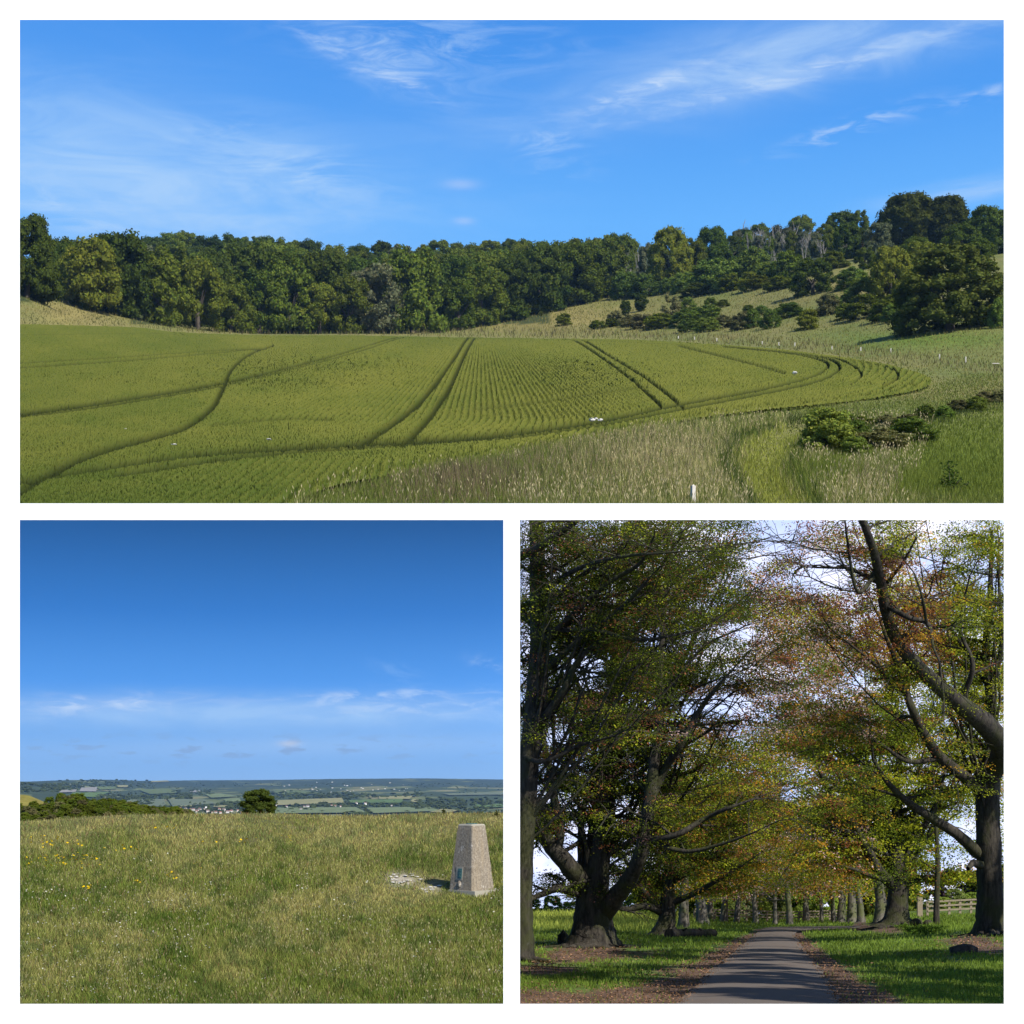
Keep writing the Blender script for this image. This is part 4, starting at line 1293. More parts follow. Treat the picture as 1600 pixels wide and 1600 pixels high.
# a little tall weed on the brow
for (x, y, h) in [(693, 1273, 9), (776, 1276, 11)]:
    bag = Bag(); b = TB.at(x, y); m1 = b[1] / F
    n = 70
    v, f = leaves(rng.normal(size=(n, 3)) * [2.2 * m1, 2.2 * m1, h * 0.28 * m1] + [0, 0, h * 0.5 * m1], m1 * rng.uniform(2, 3.5, n), aspect=0.6)
    bag.add(v, f, np.array([0.045, 0.055, 0.016]))
    v, f = tube([[0, 0, -0.02], [0, 0, h * m1]], [0.5 * m1, 0.3 * m1], 5); bag.add(v, f, (0.05, 0.05, 0.02))
    link('weed', bag.build('weed', 'blade'), label='dark tall weed on the meadow brow, ' + ('left of the pillar top' if x < 700 else 'right of the pillar'), cat='weed', loc=b)

# the lone wind-shaped bush beyond the brow
bb = P(404, 1276, 80.0)
lone_me = crown_mesh('bush_leaves', 90, 9000, 0.034, (0.058, 0.082, 0.016), 'dome', 1.1, low=0.0, seed=91)
far_tree('hawthorn_bush', bb, 62 * 80 / F, 45 * 80 / F, lone_me, 'single dark round bush standing alone on the meadow brow', 'bush')

# ------------------------------------------------------------------ scrub-covered spur on the left
rid = lambda r: [1330, 1300, 1282 + (r - 1262) * .5, r, r + 8, r + 60]
TS = Terrain([-120, 20, 60, 95, 150, 200, 250, 330, 420], [70, 110, 130, 160, 175, 185], [rid(r) for r in (1264, 1263, 1258, 1250, 1255, 1265, 1273, 1281, 1290)], 3)
link('spur', TS.sheet('spur', -120, 420, 70, np.linspace(72, 185, 50), 'ground_a', lambda px, py, v: np.array([0.055, 0.062, 0.016]) * (0.6 + 0.9 * vnoise(v[:, 0] / 3, v[:, 1] / 8, 51)[:, None])), kind='structure')
for i in range(240):
    px = rng.uniform(10, 300); r0 = np.interp(px, [20, 60, 95, 150, 200, 250, 330], [1263, 1258, 1250, 1255, 1265, 1273, 1281])
    py = r0 + 1 + rng.uniform(0, 1) ** 0.9 * np.clip(np.interp(px, [32, 120, 220, 300], [1291, 1284, 1279, 1279]) - r0, 3, 60)
    b = TS.at(px, py); m1 = b[1] / F
    w = rng.uniform(9, 24)
    o = link('bush', CROWN['bush'][int(rng.choice([0, 0, 0, 3]))], label='dark scrub bush on the spur left of the meadow', cat='bush', group='scrub bushes on the spur', loc=b)
    o.scale = (w * m1, w * m1, w * 0.72 * m1); o.rotation_euler = (0, 0, rng.uniform(0, 6.28))
# chalk path on the spur
pth = smooth_path([(150, 1272), (156, 1276), (166, 1280), (178, 1284)], 4)
pv = []
for (x, y) in pth:
    b = TS.at(x, y); m1 = b[1] / F
    pv += [b + [-0.6 * m1, 0, 1.2 * m1 + .35], b + [0.9 * m1, 0, 1.9 * m1 + .35]]
k = np.arange(len(pth) - 1) * 2
link('chalk_path', mesh('chalk_path', pv, np.stack([k, k + 1, k + 3, k + 2], -1), 'chalk'), kind='structure')
# pale grassy shoulder behind it
TG = Terrain([-120, 20, 45, 70, 95, 140], [180, 188, 196, 203], [[1275, 1262, 1240, 1243], [1275, 1262, 1240, 1243], [1275, 1264, 1242, 1246], [1277, 1268, 1253, 1257], [1280, 1275, 1266, 1270], [1290, 1288, 1284, 1290]], 3)
link('grass_shoulder', TG.sheet('grass_shoulder', -120, 140, 40, np.linspace(180, 203, 20), 'ground_a', lambda px, py, v: np.array([0.150, 0.135, 0.034]) * (0.85 + 0.3 * vnoise(px / 12, py / 3, 52)[:, None])), kind='structure')

# ------------------------------------------------------------------ the valley far below and its last ridge
YV = [4200, 5000, 6000, 7000, 8500, 10000, 12500, 15000, 18000, 21000, 24000]
pv_ = [1218 + 360000 / y for y in YV]   # flat floor 150 m below the eye
def far(*end): return pv_[:11 - len(end)] + list(end)
TV = Terrain([-120, 32, 100, 170, 240, 300, 400, 520, 660, 786, 840], YV, [
    far(1252, 1236, 1222, 1221, 1222, 1223, 1224, 1226), far(1252, 1238, 1222, 1221, 1222, 1223, 1224, 1226), far(1254, 1244, 1232, 1224, 1219, 1219, 1222, 1226),
    far(1246, 1237, 1221, 1218, 1220, 1224), far(1246, 1238, 1228, 1221, 1220, 1222), far(1246, 1239, 1233, 1225, 1219, 1220),
    far(1246, 1238, 1231, 1224, 1219, 1219), far(1245, 1236, 1228, 1221, 1217, 1218), far(1245, 1236, 1228, 1220, 1216, 1217), far(1245, 1237, 1230, 1222, 1218, 1218), far(1245, 1237, 1230, 1222, 1218, 1218)], 3)


def tintV(px, py, v):
    n = vnoise(v[:, 0] / 260, v[:, 1] / 900, 61); n2 = vnoise(v[:, 0] / 120, v[:, 1] / 500, 62)
    t = np.array([0.035, 0.050, 0.016]) * np.ones((len(px), 1))
    t = np.array([0.026, 0.040, 0.018]) * (py < 1230)[:, None] + t * (py >= 1230)[:, None]
    n = n - 0.10 * (py < 1230)
    t = np.where((n > 0.60)[:, None], np.array([0.090, 0.105, 0.032]), t)
    t = np.where((n > 0.72)[:, None], np.array([0.150, 0.140, 0.060]), t)
    return t * (0.75 + 0.5 * n2[:, None])


link('valley', TV.sheet('valley', -520, 812, 360, np.geomspace(4200, 24000, 220), 'far', tintV, dz=lambda x, y: 6 * (vnoise(x / 90, y / 300, 63) - 0.5)), kind='structure')

GC = {'grey': (0.105, 0.125, 0.070), 'green': (0.075, 0.120, 0.028), 'lilac': (0.20, 0.19, 0.17), 'straw': (0.200, 0.190, 0.080), 'pale': (0.120, 0.150, 0.060), 'hill': (0.085, 0.110, 0.028)}
for (a, b_, c, d_, k) in [((197, 1251), (256, 1250), (260, 1262), (203, 1262), 'grey'), ((262, 1250), (318, 1250), (338, 1257), (270, 1262), 'grey'), ((113, 1240), (172, 1239), (150, 1247), (108, 1247), 'green'),
                          ((127, 1232), (152, 1231), (150, 1238), (124, 1238), 'lilac'), ((96, 1236), (120, 1235), (118, 1239), (92, 1240), 'lilac'), ((150, 1230), (180, 1230), (182, 1234), (156, 1235), 'hill'), ((216, 1235), (262, 1233), (280, 1240), (234, 1242), 'hill'),
                          ((320, 1242), (345, 1241), (374, 1246), (330, 1248), 'pale'), ((350, 1250), (374, 1248), (378, 1256), (354, 1257), 'pale'), ((434, 1252), (534, 1248), (538, 1256), (432, 1260), 'straw'),
                          ((545, 1252), (630, 1250), (628, 1256), (548, 1256), 'green'), ((425, 1264), (556, 1263), (574, 1272), (430, 1273), 'pale'), ((572, 1264), (670, 1262), (690, 1269), (584, 1273), 'pale'),
                          ((592, 1246), (645, 1245), (640, 1250), (592, 1250), 'straw'), ((692, 1241), (788, 1239), (788, 1243), (702, 1244), 'grey'), ((250, 1271), (308, 1270), (330, 1276), (255, 1277), 'pale'), ((282, 1259), (300, 1259), (304, 1262), (280, 1262), 'straw'),
                          ((426, 1237), (462, 1235), (505, 1241), (436, 1243), 'hill'), ((742, 1259), (788, 1258), (788, 1263), (748, 1264), 'green'), ((335, 1260), (360, 1260), (358, 1263), (333, 1263), 'straw'), ((182, 1228), (200, 1228), (200, 1231), (184, 1231), 'straw'),
                          ((236, 1221), (262, 1220), (264, 1222), (236, 1223), 'straw'), ((690, 1266), (720, 1268), (700, 1272), (670, 1271), 'straw'), ((645, 1250), (655, 1250), (652, 1255), (640, 1255), 'straw'), ((300, 1236), (314, 1236), (312, 1239), (296, 1239), 'lilac')]:
    nu, nv = 14, 5
    uu, ww = np.meshgrid(np.linspace(0, 1, nu), np.linspace(0, 1, nv), indexing='ij')
    q = ((1 - uu) * (1 - ww))[..., None] * np.array(a) + (uu * (1 - ww))[..., None] * np.array(b_) + (uu * ww)[..., None] * np.array(c) + ((1 - uu) * ww)[..., None] * np.array(d_)
    px, py = q[..., 0].ravel(), q[..., 1].ravel()
    Yq = TV.dist(px, py); vq = TV.pt(px, Yq); vq[:, 2] += 7.0
    i = np.arange(nu - 1)[:, None] * nv; j = np.arange(nv - 1)[None]
    ff = np.stack([i + j + 1, i + nv + j + 1, i + nv + j, i + j], -1).reshape(-1, 4)
    strip = 0.9 + 0.2 * vnoise(px / 9, py / 2, 64)[:, None]
    link('farm_field', mesh('farm_field', vq, ff, 'fieldsheet', np.array(GC[k]) * strip), kind='structure')

# woods and hedgerows of the valley: one mass of crowns
def valley_woods():
    bag = Bag(); iv, if_ = ico()
    import bmesh
    bm = bmesh.new(); bmesh.ops.create_icosphere(bm, subdivisions=1, radius=1.0); bm.verts.ensure_lookup_table()
    iv = np.array([v.co[:] for v in bm.verts]); if_ = np.array([[v.index for v in f.verts] for f in bm.faces]); bm.free()
    fields = []
    def clump(px, py, wpx, hpx, tone):
        b = TV.at(px, py); m1 = b[1] / F
        v = iv * (1 + 0.18 * rng.normal(size=(len(iv), 1))) * [wpx * m1 / 2, wpx * m1 / 1.6, hpx * m1 / 2] + b + [0, 0, hpx * m1 * 0.4]
        bag.add(v, if_, np.array(tone) * rng.uniform(0.7, 1.35))
    dk = (0.032, 0.045, 0.014)
    for _ in range(900):
        px, py = rng.uniform(20, 800), 1224 + 50 * rng.uniform(0, 1) ** 1.3
        if vnoise(np.array([px / 40]), np.array([py / 7]), 66)[0] < 0.47: continue
        k = np.interp(py, [1222, 1245, 1275], [0.35, 0.7, 1.2])
        clump(px, py, rng.uniform(4, 10) * k, rng.uniform(2, 4.2) * k, dk)
    for (x0, x1, y0, y1, n, w, h) in [(150, 300, 1243, 1250, 110, 7, 4), (150, 240, 1250, 1262, 70, 8, 5), (640, 790, 1250, 1266, 150, 9, 4.5), (500, 650, 1257, 1263, 70, 8, 5), (200, 300, 1262, 1269, 60, 8, 5), (290, 400, 1255, 1272, 110, 7, 5),
                                      (420, 660, 1240, 1247, 90, 8, 3.5), (536, 575, 1270, 1276, 18, 9, 5), (570, 580, 1263, 1275, 10, 6, 4), (450, 520, 1258, 1262, 26, 8, 4), (32, 130, 1224, 1238, 120, 6, 3), (90, 240, 1219, 1231, 130, 5, 2.4), (430, 560, 1245, 1250, 40, 6, 3), (270, 330, 1236, 1243, 40, 6, 3), (425, 470, 1238, 1246, 20, 6, 4), (440, 500, 1262, 1268, 12, 7, 5)]:
        for _ in range(n):
            clump(rng.uniform(x0, x1), rng.uniform(y0, y1), w * rng.uniform(0.6, 1.4), h * rng.uniform(0.7, 1.3), dk)
    return bag.build('valley_woods', 'leaf_far')


link('valley_woods', valley_woods(), kind='stuff')


def house_mesh():
    v, f = box(0, 0, 0, 1, 0.7, 0.55)
    w = mesh('wall', v, f, 'render_w')
    r = np.array([[-.54, -.4, .552], [.54, -.4, .552], [.54, .4, .552], [-.54, .4, .552], [-.54, 0, .95], [.54, 0, .95]])
    rf = mesh('roof', r, [np.array([[0, 1, 5, 4], [2, 3, 4, 5], [0, 3, 2, 1]]), np.array([[1, 2, 5], [3, 0, 4]])], 'roof_r')
    return w, rf


HW, HR = house_mesh()
for i in range(46):
    if i < 34: px, py = rng.uniform(255, 400), rng.uniform(1266, 1275)
    elif i < 40: px, py = rng.uniform(405, 500), rng.uniform(1261, 1268)
    else: px, py = rng.uniform(500, 720), rng.uniform(1256, 1263)
    b = TV.at(px, py); m1 = b[1] / F
    e = link('house', None, label='tiny pale house with a dark roof in the village down the valley', cat='house', group='houses of the valley village', loc=b + [0, 0, 5])
    s_ = rng.uniform(2.6, 4.6) * m1; e.scale = (s_, s_, s_); e.rotation_euler = (0, 0, rng.uniform(-0.7, 0.7))
    link('wall', HW, e); link('roof', HR, e)
for i in range(34):
    px, py = rng.uniform(420, 640), rng.normal(1232, 4)
    b = TV.at(px, py); m1 = b[1] / F
    o = link('far_building', HW, label='white speck of a building in the town below the far ridge', cat='building', group='buildings of the far town', loc=b + [0, 0, 8])
    s_ = rng.uniform(0.7, 1.7) * m1; o.scale = (s_ * 1.6, s_, s_)
b = TV.at(322, 1267); m1 = b[1] / F
bag = Bag(); v, f = box(0, 0, 0, 2.6 * m1, 2.6 * m1, 5.5 * m1); bag.add(v, f); v, f = box(0, 0, 5.5 * m1, 2.9 * m1, 2.9 * m1, 1.2 * m1, 0, 0.6); bag.add(v, f)
link('church_tower', bag.build('church_tower', 'render_w'), label='small pale church tower among the village trees', cat='tower', loc=b)

# ================================================================== LOWER RIGHT VIEW: drive through an avenue of old beeches
YC = [22, 28.2, 35, 45, 60, 80, 110, 150, 200, 260, 330]
plC = lambda f=0, g=0, a=0: [1419 + 4200 / y + (a if y >= 45 else 0) + (f if y >= 100 else f * 0.4 if y >= 80 else 0) + (g if y >= 190 else 0) for y in YC]
TC = Terrain([770, 812, 950, 1060, 1150, 1250, 1330, 1400, 1480, 1568, 1640], YC,
             [plC(-5, -8, 0), plC(-5, -8, 0), plC(-3, -8, 0), plC(-2, -4), plC(0, 0), plC(0, 0), plC(-2, 0), plC(-8, -1, -3), plC(-10, -2, -7), plC(-9, -2, -12), plC(-9, -2, -12)], 3)
ROAD_L = [(1010, 1625), (1035, 1595), (1060, 1568), (1100, 1530), (1138, 1497), (1170, 1469), (1190, 1453.5), (1205, 1449.5), (1250, 1448.6), (1345, 1447.6)]
ROAD_R = [(1350, 1625), (1330, 1595), (1316, 1568), (1292, 1532), (1270, 1502), (1252, 1477), (1243, 1460), (1258, 1454.5), (1290, 1452.6), (1345, 1450.6)]


def road_edge(py):
    l = np.interp(py, [p[1] for p in ROAD_L][::-1], [p[0] for p in ROAD_L][::-1]); r = np.interp(py, [p[1] for p in ROAD_R][::-1], [p[0] for p in ROAD_R][::-1])
    return l, r


def litter_amount(px, py):
    l, r = road_edge(py)
    k = np.clip((py - 1445) / 90, 0.12, 1.3)
    dl, dr = (l - px) / k, (px - r) / k
    near = np.where(px < (l + r) / 2, np.exp(-(np.maximum(dl, 0) / 95) ** 2), np.exp(-(np.maximum(dr - 20, 0) / 45) ** 2))
    roots = np.exp(-((px - 925) / 90) ** 2 - ((py - 1490) / 14) ** 2) + np.exp(-((px - 845) / 60) ** 2 - ((py - 1515) / 12) ** 2) + np.exp(-((px - 1385) / 70) ** 2 - ((py - 1452) / 6) ** 2) + np.exp(-((px - 1520) / 55) ** 2 - ((py - 1478) / 14) ** 2)
    front = np.clip((py - 1535) / 25, 0, 1) * np.clip((1420 - px) / 120, 0, 1) * 0.8
    return np.clip(near + roots * 0.9 + front, 0, 1)


def tintC(px, py, v):
    n = vnoise(v[:, 0] / 1.4, v[:, 1] / 4.0, 71); n2 = vnoise(v[:, 0] / 0.4, v[:, 1] / 1.0, 72)
    L = litter_amount(px, py) + (n - 0.5) * 0.9
    L = np.clip((L - 0.35) / 0.25, 0, 1)[:, None]
    g = np.array([0.075, 0.115, 0.020]) * (0.6 + 0.8 * n2[:, None]); br = np.array([0.105, 0.066, 0.046]) * (0.4 + 1.2 * n2[:, None])
    return g * (1 - L) + br * L


YS_C = np.concatenate([np.linspace(22, 80, 110), np.linspace(81, 330, 70)])
link('woodland_floor', TC.sheet('woodland_floor', 380, 2100, 380, YS_C, 'ground_c', tintC, dz=lambda x, y: 0.10 * (vnoise(x / 1.6, y / 3, 73) - 0.6)), kind='structure')
ra, rb = smooth_path(ROAD_L, 14), smooth_path(ROAD_R, 14)
for e_ in (ra, rb):      # crumbled, overgrown edges
    e_[:, 0] += rng.normal(size=len(e_)) * np.clip((e_[:, 1] - 1447) / 60, 0, 1) * 3.2
nw = 9
rv = []
for (a, b_) in zip(ra, rb):
    for t in np.linspace(0, 1, nw):
        p = a * (1 - t) + b_ * t
        q = TC.at(p[0], p[1]); q[2] += 0.05 + 0.05 * (1 - (2 * t - 1) ** 2); rv.append(q)
i = np.arange(len(ra) - 1)[:, None] * nw; j = np.arange(nw - 1)[None]
link('road', mesh('road', rv, np.stack([i + j, i + j + 1, i + nw + j + 1, i + nw + j], -1).reshape(-1, 4), 'asphalt', None, True), kind='structure')


def grassC():
    n = 110000
    px = rng.uniform(806, 1600, n); py = 1428 + 150 * rng.uniform(0, 1, n) ** 1.25
    l, r = road_edge(py)
    ok = (px < l - 2) | (px > r + 2) | (py < 1447)
    L = litter_amount(px, py) + (vnoise(px / 40, py / 10, 71) - 0.5) * 1.1
    ok &= rng.uniform(0, 1, n) > np.clip((L - 0.12) / 0.40, 0, 0.97)
    px, py = px[ok], py[ok]
    Y = TC.dist(px, py); b = TC.pt(px, Y); m1 = Y / F
    n1 = vnoise(px / 30, py / 8, 74)
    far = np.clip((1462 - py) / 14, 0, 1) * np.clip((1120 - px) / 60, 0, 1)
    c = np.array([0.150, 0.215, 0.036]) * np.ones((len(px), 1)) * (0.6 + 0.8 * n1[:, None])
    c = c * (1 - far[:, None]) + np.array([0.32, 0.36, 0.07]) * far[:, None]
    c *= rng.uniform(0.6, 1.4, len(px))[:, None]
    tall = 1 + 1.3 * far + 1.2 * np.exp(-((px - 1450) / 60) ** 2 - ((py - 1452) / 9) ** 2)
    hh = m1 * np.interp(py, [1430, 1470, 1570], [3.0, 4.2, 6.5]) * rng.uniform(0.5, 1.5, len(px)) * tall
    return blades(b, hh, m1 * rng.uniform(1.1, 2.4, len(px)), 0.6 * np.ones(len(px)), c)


gv, gf, gt = grassC()
link('woodland_grass', mesh('woodland_grass', gv, gf, 'blade', gt), kind='stuff')


def litterC():
    n = 34000
    px = rng.uniform(806, 1600, n); py = 1462 + 115 * rng.uniform(0, 1, n)
    L = litter_amount(px, py); l, r = road_edge(py)
    ok = (rng.uniform(0, 1, n) < L) & ((px < l + 14) | (px > r - 10) | (rng.uniform(0, 1, n) < 0.4))
    px, py = px[ok], py[ok]; Y = TC.dist(px, py); b = TC.pt(px, Y) + [0, 0, 0.06]; m1 = Y / F
    v, f = leaves(b, m1 * rng.uniform(2, 5, len(px)), up=1.0, aspect=0.6)
    c = np.array([[0.20, 0.118, 0.072]]) * rng.uniform(0.25, 1.8, (len(px), 1))
    return mesh('leaf_litter', v, f, 'blade', np.repeat(c, 4, 0))


link('leaf_litter', litterC(), kind='stuff')

CC = {'dg': (0.050, 0.066, 0.011), 'g': (0.120, 0.160, 0.022), 'yg': (0.300, 0.320, 0.026), 'cop': (0.24, 0.090, 0.046), 'or': (0.42, 0.230, 0.030), 'pur': (0.105, 0.056, 0.058), 'pink': (0.52, 0.36, 0.36)}


def leafcol(px, py):
    if px < 1180 and py < 1070: w = dict(dg=6.5, g=1.6, cop=0.7, yg=0.7, pur=0.5)
    elif px < 1060: w = dict(dg=4, g=2, yg=1.6, cop=1.2, pur=0.6)
    elif py < 850 and px < 1300: w = dict(cop=4, pink=1.5, pur=1, g=2)
    elif px < 1360 and py < 960: w = dict(pur=3.5, cop=3, dg=2, yg=1.2, or_=0.5)
    elif 1350 <= px < 1480 and 870 < py < 1040: w = dict(cop=3.5, pur=1.6, yg=2, or_=2)
    elif px >= 1370: w = dict(yg=4.5, g=3.5, dg=2, or_=0.6, cop=0.4)
    elif py < 1150: w = dict(g=3, dg=2, cop=2, pink=1.4, or_=1, pur=1)
    elif px > 1180 and py > 1290: w = dict(g=2, yg=2.5, or_=1.8, cop=0.8, pink=0.6)
    else: w = dict(g=3, yg=2.2, dg=2, or_=0.8, cop=1.2)
    k = random.choices(list(w), list(w.values()))[0].rstrip('_')
    return np.array(CC[k])


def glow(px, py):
    """leaf colours of the trees further on, brightened to look sunlit"""
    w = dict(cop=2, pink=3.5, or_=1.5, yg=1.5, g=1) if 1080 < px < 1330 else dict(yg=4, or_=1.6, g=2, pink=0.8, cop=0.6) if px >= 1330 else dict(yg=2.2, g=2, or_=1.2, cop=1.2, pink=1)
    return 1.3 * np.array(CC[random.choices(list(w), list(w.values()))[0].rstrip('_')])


HOLES = [(1290, 888, 34, 24), (1215, 848, 24, 12), (1208, 822, 26, 9), (856, 1340, 22, 15), (1085, 1105, 24, 12), (1140, 1098, 32, 12), (925, 1035, 20, 8), (1020, 995, 16, 10), (1165, 985, 20, 9), (912, 1040, 14, 9), (1262, 905, 18, 10),
         (970, 1265, 14, 12), (900, 1300, 12, 10), (885, 1195, 14, 8), (1450, 880, 12, 10), (1545, 905, 10, 12), (1230, 1240, 16, 8), (1500, 1300, 10, 6), (1185, 870, 14, 8), (1340, 1060, 14, 6), (875, 1150, 18, 8)]
def prj(p): return CX + F * p[0] / p[1], CY - F * p[2] / p[1]
def clear(px, py): return px > 800 and py > 801


class Beech:
    """an old beech: limbs given where they run, boughs, twigs and leaf sprays grown on them"""
    def __init__(s, Y, leafpx=3.3):
        s.Y, s.wood, s.leaf, s.lp = Y, Bag(), Bag(), leafpx

    def spray(s, c, r, n, col=None, flat=0.17, holes=True):
        px, py = prj(c); rp_ = r * F / c[1]
        if holes:
            for hx, hy, hw, hh in HOLES:
                if ((px - hx) / (hw + rp_ * 0.55)) ** 2 + ((py - hy) / (hh + rp_ * 0.3)) ** 2 < 1: return
        col = leafcol(px, py) if col is None else col
        n = int(n * 1.9); a = rng.uniform(0, 2 * np.pi, n); q = np.sqrt(rng.uniform(0, 1, n)) * r
        q3 = np.stack([q * np.cos(a), q * np.sin(a), rng.normal(size=n) * r * flat - q * q / r * 0.22], 1) + c
        X_, Y_ = CX + F * q3[:, 0] / q3[:, 1], CY - F * q3[:, 2] / q3[:, 1]
        q3 = q3[(X_ > 803) & (Y_ > 803)]
        if len(q3) == 0: return
        v, f = leaves(q3, s.lp * c[1] / F * rng.uniform(0.6, 1.35, len(q3)), up=0.35, aspect=0.62)
        t = col * rng.uniform(0.7, 1.4, (len(q3), 1))
        s.leaf.add(v, f, np.repeat(t, 4, 0))

    def limb(s, pts, sides=8, lev=2, start=0.25, gap=26, bump=0.05, flare=None, blen=(2.0, 5.0), updown=0.35):
        """pts: (px, py, distance, width px)"""
        q = smooth_path(pts, 5)
        path = np.array([P(x, y, Y) for x, y, Y, w in q]); rad = q[:, 3] * q[:, 2] / F / 2
        v, f = tube(path, rad, sides, bump, flare); s.wood.add(v, f)
        if lev:
            acc = 0
            for k in range(1, len(q)):
                acc += math.hypot(q[k][0] - q[k - 1][0], q[k][1] - q[k - 1][1])
                if acc > gap and k / len(q) > start:
                    acc = 0
                    for _ in range(random.choice([1, 1, 2])):
                        th = random.uniform(0, 2 * math.pi)
                        s.bough(path[k], np.array([math.cos(th), 0.9 * abs(math.sin(th)) - 0.1, random.uniform(0.0, updown * 2)]), random.uniform(*blen), min(rad[k] * 0.5, 0.11), lev)
            if q[-1][1] > 830:
                s.bough(path[-1], path[-1] - path[-3], random.uniform(*blen), rad[-1] * 0.8, lev)

    def bough(s, p, d_, L, r, lev):
        d_ = d_ / (np.linalg.norm(d_) + 1e-9)
        pts = [p]; n = 6; q = p.copy(); dd = d_.copy()
        for k in range(n):
            dd = dd + rng.normal(size=3) * 0.16 + np.array([0, 0, 0.07 - 0.05 * k]); dd /= np.linalg.norm(dd)
            q = q + dd * L / n
            if not clear(*prj(q)) : break
            pts.append(q.copy())
        if len(pts) < 3: return
        pts = np.array(pts)
        v, f = tube(pts, np.linspace(r, max(r * 0.25, 0.008), len(pts)), 5 if lev > 1 else 4); s.wood.add(v, f)
        for k in range(1, len(pts)):
            if lev > 1:
                for _ in range(2):
                    nd = dd * 0.6 + rng.normal(size=3) * [0.7, 0.5, 0.25] + [0, 0.2, 0]
                    s.bough(pts[k], nd, L * random.uniform(0.3, 0.5), r * 0.45, lev - 1)
            else:
                x, y = prj(pts[k])
                if y < LOWER(x) and random.random() < 0.42:
                    s.spray(pts[k], random.uniform(0.45, 0.85) * (s.Y / 75) ** 0.5, 26)

    def fan(s, starts, n, x0, x1, y0, y1, w=(4.5, 8.0), lean=2.5):
        """slender limbs sweeping up and out of the stem towards the light"""
        for _ in range(n):
            i = random.uniform(0, len(starts) - 1.001); k = int(i); f_ = i - k
            sx_ = starts[k][0] * (1 - f_) + starts[k + 1][0] * f_; sy_ = starts[k][1] * (1 - f_) + starts[k + 1][1] * f_
            for _t in range(20):
                tx, ty = random.uniform(x0, x1), random.uniform(y0, y1)
                if ty < sy_ - 0.35 * abs(tx - sx_): break
            else: continue
            w0 = random.uniform(*w); Y1 = s.Y - random.uniform(0.3, 1) * lean
            cx, cy = sx_ + (tx - sx_) * 0.55, sy_ + (ty - sy_) * random.uniform(0.25, 0.42)
            pts = []
            for t in np.linspace(0, 1, 6):
                x = sx_ * (1 - t) ** 2 + 2 * cx * t * (1 - t) + tx * t * t; y = sy_ * (1 - t) ** 2 + 2 * cy * t * (1 - t) + ty * t * t
                j = 5 * math.sin(math.pi * t)
                pts.append((x + random.gauss(0, j), y + random.gauss(0, j), s.Y * (1 - t) + Y1 * t, w0 * (1 - t) + 1.3 * t))
            s.limb(pts, 5, 1, 0.35, 34, 0.03, None, (1.2, 3.0))

    def fill(s, n, x0, x1, y0, y1, dY, r=(0.8, 1.4), nl=48, dens=None, col=None, thr=0.36):
        for _ in range(n):
            x, y = random.uniform(x0, x1), random.uniform(y0, y1)
            if y > LOWER(x) - 4: continue
            if dens is not None and random.random() > dens(x, y): continue
            if vnoise(np.array([x / 46]), np.array([y / 26]), 81)[0] < thr: continue
            Y = s.Y + random.uniform(0.15, 2.0) * dY
            s.spray(P(x, y, Y), random.uniform(*r) * (Y / 70) ** 0.7, nl, None if col is None else col(x, y))

    def build(s, name, label, group=None, cat='tree'):
        base = s.base
        e = link(name, None, label=label, cat=cat, group=group, loc=base)
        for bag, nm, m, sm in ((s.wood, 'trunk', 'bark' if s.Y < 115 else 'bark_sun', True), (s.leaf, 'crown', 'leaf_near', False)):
            if not bag.n: continue
            bag.v = [v - base for v in bag.v]
            link(nm, bag.build(nm, m, sm), e)
        return e


LOWER = lambda x: np.interp(x, [812, 880, 905, 960, 1000, 1050, 1100, 1150, 1190, 1240, 1300, 1350, 1390, 1450, 1500, 1568], [1428, 1424, 1405, 1405, 1405, 1412, 1402, 1396, 1388, 1384, 1390, 1398, 1402, 1396, 1384, 1372])


def buttress(nr, ph, depth=0.22, upto=6):
    return lambda i, th: 1 + np.clip((upto - i) / upto, 0, 1) * depth * (np.cos(nr * th + ph) + 0.6 * np.cos((nr + 2) * th - ph)) + 0.06 * np.cos(5 * th + 0.3 * i)


def roots(T, px, py, Y, n, lo, hi, w):
    """surface roots running out from the foot"""
    for k in range(n):
        a = 2 * math.pi * (k + random.uniform(-0.3, 0.3)) / n
        L = random.uniform(lo, hi); pts = []
        c = P(px, py, Y)
        for t in np.linspace(0, 1, 7):
            x = c[0] + math.cos(a + 0.5 * math.sin(3 * t + k)) * L * t; y = c[1] + math.sin(a + 0.5 * math.sin(3 * t + k)) * L * t * 1.3
            z = TC.z(CX + F * x / y, np.array(y)) + 0.55 * w * (1 - t) ** 2 * 3 - 0.03
            pts.append([x, y, float(z)])
        v, f = tube(np.array(pts), np.linspace(w, w * 0.25, 7), 6, 0.08); T.wood.add(v, f)


